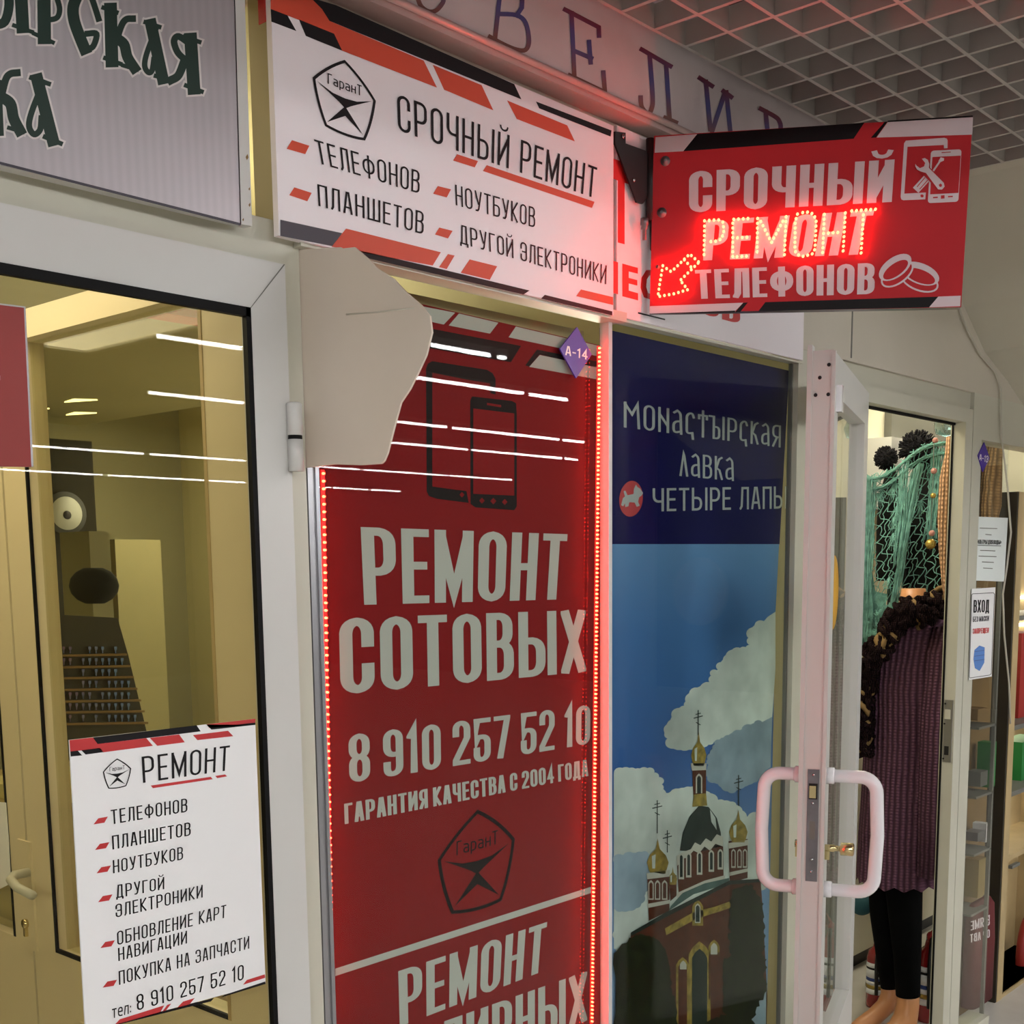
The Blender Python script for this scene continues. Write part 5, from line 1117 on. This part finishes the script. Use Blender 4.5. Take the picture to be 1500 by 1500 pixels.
P = Print((0, 1.526, 0), NY, (3.75, 1380, 600)); P.poly([(178, 1320), (205, 1296), (234, 1306), (232, 1390), (206, 1436), (180, 1420), (172, 1370)], 'mask_blue', 1)
for y in (1330, 1355, 1380): P.line([(178, y), (232, y - 8)], 2.5, 'blue', 2)
P.build('mask_picture', t)
mb = MB(); mb.tube([at(x, y, 1.522) for x, y in ((1404, 450), (1418, 486), (1436, 520), (1458, 545), (1466, 570), (1467, 640), (1476, 715), (1481, 780), (1475, 830), (1469, 870), (1471, 930), (1478, 1000), (1480, 1060))], .0032, 'cable_white', 8)
o = mb.build('cable'); tag(o, 'thin white cable running down over the right window', 'cable')
mb = MB(); tofloor(mb, 1432, 600, 1470, 1.7005, .012, 'brown_card'); o = mb.build('backboard'); tag(o, 'brown cardboard backing inside the right window behind the straw bag', 'board')
rings = []
for y, x0, x1 in ((645, 1450, 1460), (665, 1446, 1462), (700, 1440, 1463), (740, 1436, 1462), (765, 1436, 1455)):
    A, B = at(x0, y, 1.69), at(x1, y, 1.69); hw = (B.x - A.x) / 2; rings.append([Vector(((A.x + B.x) / 2 + math.cos(a_) * hw, 1.69 + math.sin(a_) * .03, A.z)) for a_ in [i * math.pi / 8 for i in range(16)]])
mb = MB(); mb.loft(rings, 'straw'); o = mb.build('straw_bag'); tag(o, 'woven straw bag hanging inside the right window above the paper notice', 'bag')
# glass-fronted shelf unit behind the pane
t = thing('shelf_rack', 'dark shelf rack with small goods low behind the right window pane', 'shelf', (4.27, 1.7, 0))
mb = MB(); xs0, xs1 = 4.13, 4.285
mb.box((xs1 - .012, 1.60, 0), (xs1, 1.612, Z(-.02)), 'grey_plastic'); mb.box((xs0, 1.69, 0), (xs0 + .01, 1.70, Z(-.02)), 'grey_plastic'); mb.box((xs1 - .012, 1.69, 0), (xs1, 1.70, Z(.3)), 'grey_plastic'); mb.build('posts', t)
for y in (1058, 1155, 1235, 1318): zz = at(1448, y, 1.63).z; mb = MB(); mb.box((xs0, 1.60, zz - .008), (xs1, 1.70, zz), 'grey_plastic'); mb.build('shelf', t)
for i, (x0, y0, x1, y1, m, lab) in enumerate(((1436, 1128, 1447, 1153, 'grey_plastic', 'small grey box on the second shelf of the right window rack'), (1450, 1086, 1460, 1154, 'green', 'green carton on the second shelf of the right window rack'), (1432, 1216, 1443, 1233, 'alu', 'flat silver case on the third shelf of the right window rack'), (1444, 1205, 1450, 1234, 'white', 'white packet on the third shelf of the right window rack'), (1432, 1036, 1446, 1056, 'brown_card', 'brown carton on the top shelf of the right window rack'), (1432, 1255, 1446, 1316, 'bead_gold', 'yellow bag on the fourth shelf of the right window rack'))):
    o = pbox(MB(), x0, y0, x1, y1, 1.63, .05, m).build('carton'); tag(o, lab, 'box')
t = thing('reflected_cloth', 'solid stand-in for a dark red reflection with reversed white lettering at the bottom of the right window', 'bag', at(1440, 1400, 1.66))  # solid shape built in place of a red reflection in the pane
rings = []
for y, x0, x1, b_ in ((1325, 1424, 1448, .012), (1336, 1421, 1450, .025), (1390, 1419, 1449, .03), (1478, 1415, 1445, .03)):
    A, B = at(x0, y, 1.64), at(x1, y, 1.64); hw = (B.x - A.x) / 2; rings.append([Vector(((A.x + B.x) / 2 + math.copysign(abs(math.cos(a_)) ** .5, math.cos(a_)) * hw, 1.64 + math.copysign(abs(math.sin(a_)) ** .5, math.sin(a_)) * b_, A.z)) for a_ in [i * math.pi / 10 for i in range(20)]])
mb = MB(); mb.loft(rings, 'reflected_red'); mb.build('cloth_body', t)
P = Print((0, 1.6085, 0), NY); P.auto = ('text_line', t); P.text('5 ЯМЕ', (1450, 1340), (1422, 1350), (1422, 1363), (1450, 1355), 'bold', 'sign_text', 1); P.text('ОР АВТ', (1450, 1361), (1421, 1369), (1421, 1381), (1450, 1373), 'bold', 'sign_text', 1)
# lit wooden display cabinet at the far right
t = thing('display_cabinet', 'light wooden display cabinet with lit shelves at the right edge of the picture', 'cabinet', (4.7, 1.75, 0))
xw = at(1467.5, 1300, 1.65).x; xw2 = xw + .075
mb = MB(); mb.box((xw, 1.65, .0), (xw2 - .02, 1.86, Z(.25)), 'wood'); mb.box((5.3, 1.65, 0), (5.35, 1.86, Z(.25)), 'wood'); mb.box((xw, 1.86, 0), (5.35, 1.87, Z(.25)), 'wood'); mb.box((xw2 - .02, 1.655, 0), (5.3, 1.86, at(1485, 1462, 1.65).z), 'wood'); mb.box((xw2 - .02, 1.652, 0), (5.3, 1.66, at(1485, 1446, 1.65).z), 'wood'); mb.build('body', t)
mb = MB(); mb.box((xw - .012, 1.652, 0), (xw, 1.865, Z(.25)), 'rack_brown'); mb.build('side_panel', t)
for y, m in ((903, 'grey_plastic'), (1064, 'grey_plastic'), (1160, 'grey_plastic'), (1252, 'wood')): zz = at(1488, y, 1.65).z; mb = MB(); mb.box((xw2 - .02, 1.66, zz - .018), (5.3, 1.86, zz), m); mb.build('shelf', t)
mb = MB(); zz = at(1490, 1266, 1.65).z; mb.box((xw2 + .01, 1.645, zz - .006), (xw2 + .09, 1.66, zz + .006), 'grey_plastic'); mb.build('drawer_pull', t)
for y in (880, 925, 1075, 1170): zz = at(1488, y, 1.65).z; mb = MB(); mb.box((xw2 - .015, 1.845, zz - .01), (5.29, 1.858, zz), 'shop_lamp'); mb.build('shelf_light', t)
o = pbox(MB(), 1495, 1078, 1530, 1157, 1.72, .1, 'green').build('carton'); tag(o, 'green carton on the lit shelf of the wooden display cabinet', 'box')
o = pbox(MB(), 1491, 925, 1520, 1060, 1.73, .1, 'book_red').build('carton'); tag(o, 'tall red carton on the upper shelf of the wooden display cabinet', 'box')
mb = MB(); c = at(1506, 1395, 1.74); mb.tube([c + Vector((math.cos(a_) * .08, .0, math.sin(a_) * .14)) for a_ in [i * 2 * math.pi / 32 for i in range(32)]], .022, 'book_red', 12, close=True)
mb.tube([c + Vector((math.cos(a_) * .05, -.01, math.sin(a_) * .10)) for a_ in [i * 2 * math.pi / 32 for i in range(32)]], .008, 'dark', 10, close=True)
o = mb.build('hose_coil'); tag(o, 'red coiled hose ring at the bottom of the wooden display cabinet', 'hose')
# ================================================================== LEFT SHOP, behind the inner door
t = thing('key_rack', 'dark board with rows of small metal blanks behind the left door glass', 'rack', at(150, 1060, 2.62))
P = Print((0, 2.62, 0), NY); mb = MB(); mb.prism([P.p(*c_) for c_ in ((80, 900), (172, 905), (188, 960), (218, 1085), (84, 1085))], (0, .05, 0), 'rack_brown'); mb.build('board', t)  # slanted right edge follows the outline of a dark reflection on the door glass
rnd = random.Random(2)
for j, y in enumerate((952, 969, 985, 1002, 1019, 1035, 1052)):
    x1 = 178 + j * 5.2; mb = MB(); mb.prism([P.p(*c_) for c_ in ((86, y + 7), (x1 + 4, y + 5), (x1 + 4, y + 8), (86, y + 10))], (0, -.012, 0), 'brown_card'); mb.build('rail', t)
    for i in range(int((x1 - 88) / 9.5)):
        if rnd.random() < .35: continue
        x = 90 + i * 9.5; mb = MB(); mb.prism([P.p(*c_) for c_ in ((x, y - 5), (x + 4, y - 5), (x + 4, y - 1), (x + 2.8, y), (x + 2.8, y + 5), (x + 1.2, y + 5), (x + 1.2, y), (x, y - 1))], (0, -.004, 0), 'screw'); mb.build('blank', t)
o = tofloor(MB(), 46, 640, 134, 3.3, .3, 'rack_brown').build('dark_cupboard'); o.location.z += 0; tag(o, 'tall dark cupboard deep in the left shop', 'cupboard')
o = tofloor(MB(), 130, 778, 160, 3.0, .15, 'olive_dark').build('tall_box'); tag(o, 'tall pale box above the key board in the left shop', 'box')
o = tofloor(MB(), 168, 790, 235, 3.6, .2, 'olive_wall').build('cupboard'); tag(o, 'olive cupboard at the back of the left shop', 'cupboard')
mb = MB(); c = at(96, 752, 3.29); mb.lathe([(.018, 0), (.06, 0), (.06, .006), (.018, .006)], c, (0, -1, 0), 'hall_grey', 28); mb.lathe([(0, .001), (.046, .001), (.046, .008), (0, .008)], c, (0, -1, 0), 'white', 28); mb.lathe([(0, .008), (.012, .008), (.012, .01), (0, .01)], c + Vector((0, 0, -.005)), (0, -1, 0), 'ink_grey', 12)
o = mb.build('round_badge'); tag(o, 'round white and grey badge on the dark cupboard', 'badge')
mb = MB(); c = at(138, 858, 2.645); mb.ball(c, .055, 'black_cloth', 14, .8); o = mb.build('dark_bag'); tag(o, 'dark rounded bag above the key board', 'bag')
t = thing('counter', 'pale counter behind the inner door glass beside the list poster', 'counter', (1.5, 2.5, 0))
zc_ = at(92, 1180, 2.36).z; mb = MB(); mb.box((1.2, 2.36, 0), (1.9, 2.9, zc_ - .03), 'cream_door'); mb.build('body', t)
mb = MB(); mb.box((1.18, 2.34, zc_ - .03), (1.92, 2.92, zc_), 'wood'); mb.build('top', t)
mb = MB(); mb.box((1.2, 2.37, zc_), (1.5, 2.65, zc_ + .03), 'paper_yellow'); o = mb.build('paper_stack'); tag(o, 'stack of yellowish papers on the pale counter', 'papers')
P = Print((XP - .0015, 0, 0), (-1, 0, 0)); t = thing('notice', 'white rounded paper on the far left leaf of the inner door', 'notice', atx(5, 1240, XP))
mb = MB(); mb.prism([P.p(*c_) for c_ in ((-30, 1172), (8, 1176), (12, 1230), (15, 1286), (12, 1296), (0, 1302), (-30, 1310))], (.0015, 0, 0), 'white'); mb.build('sheet', t)
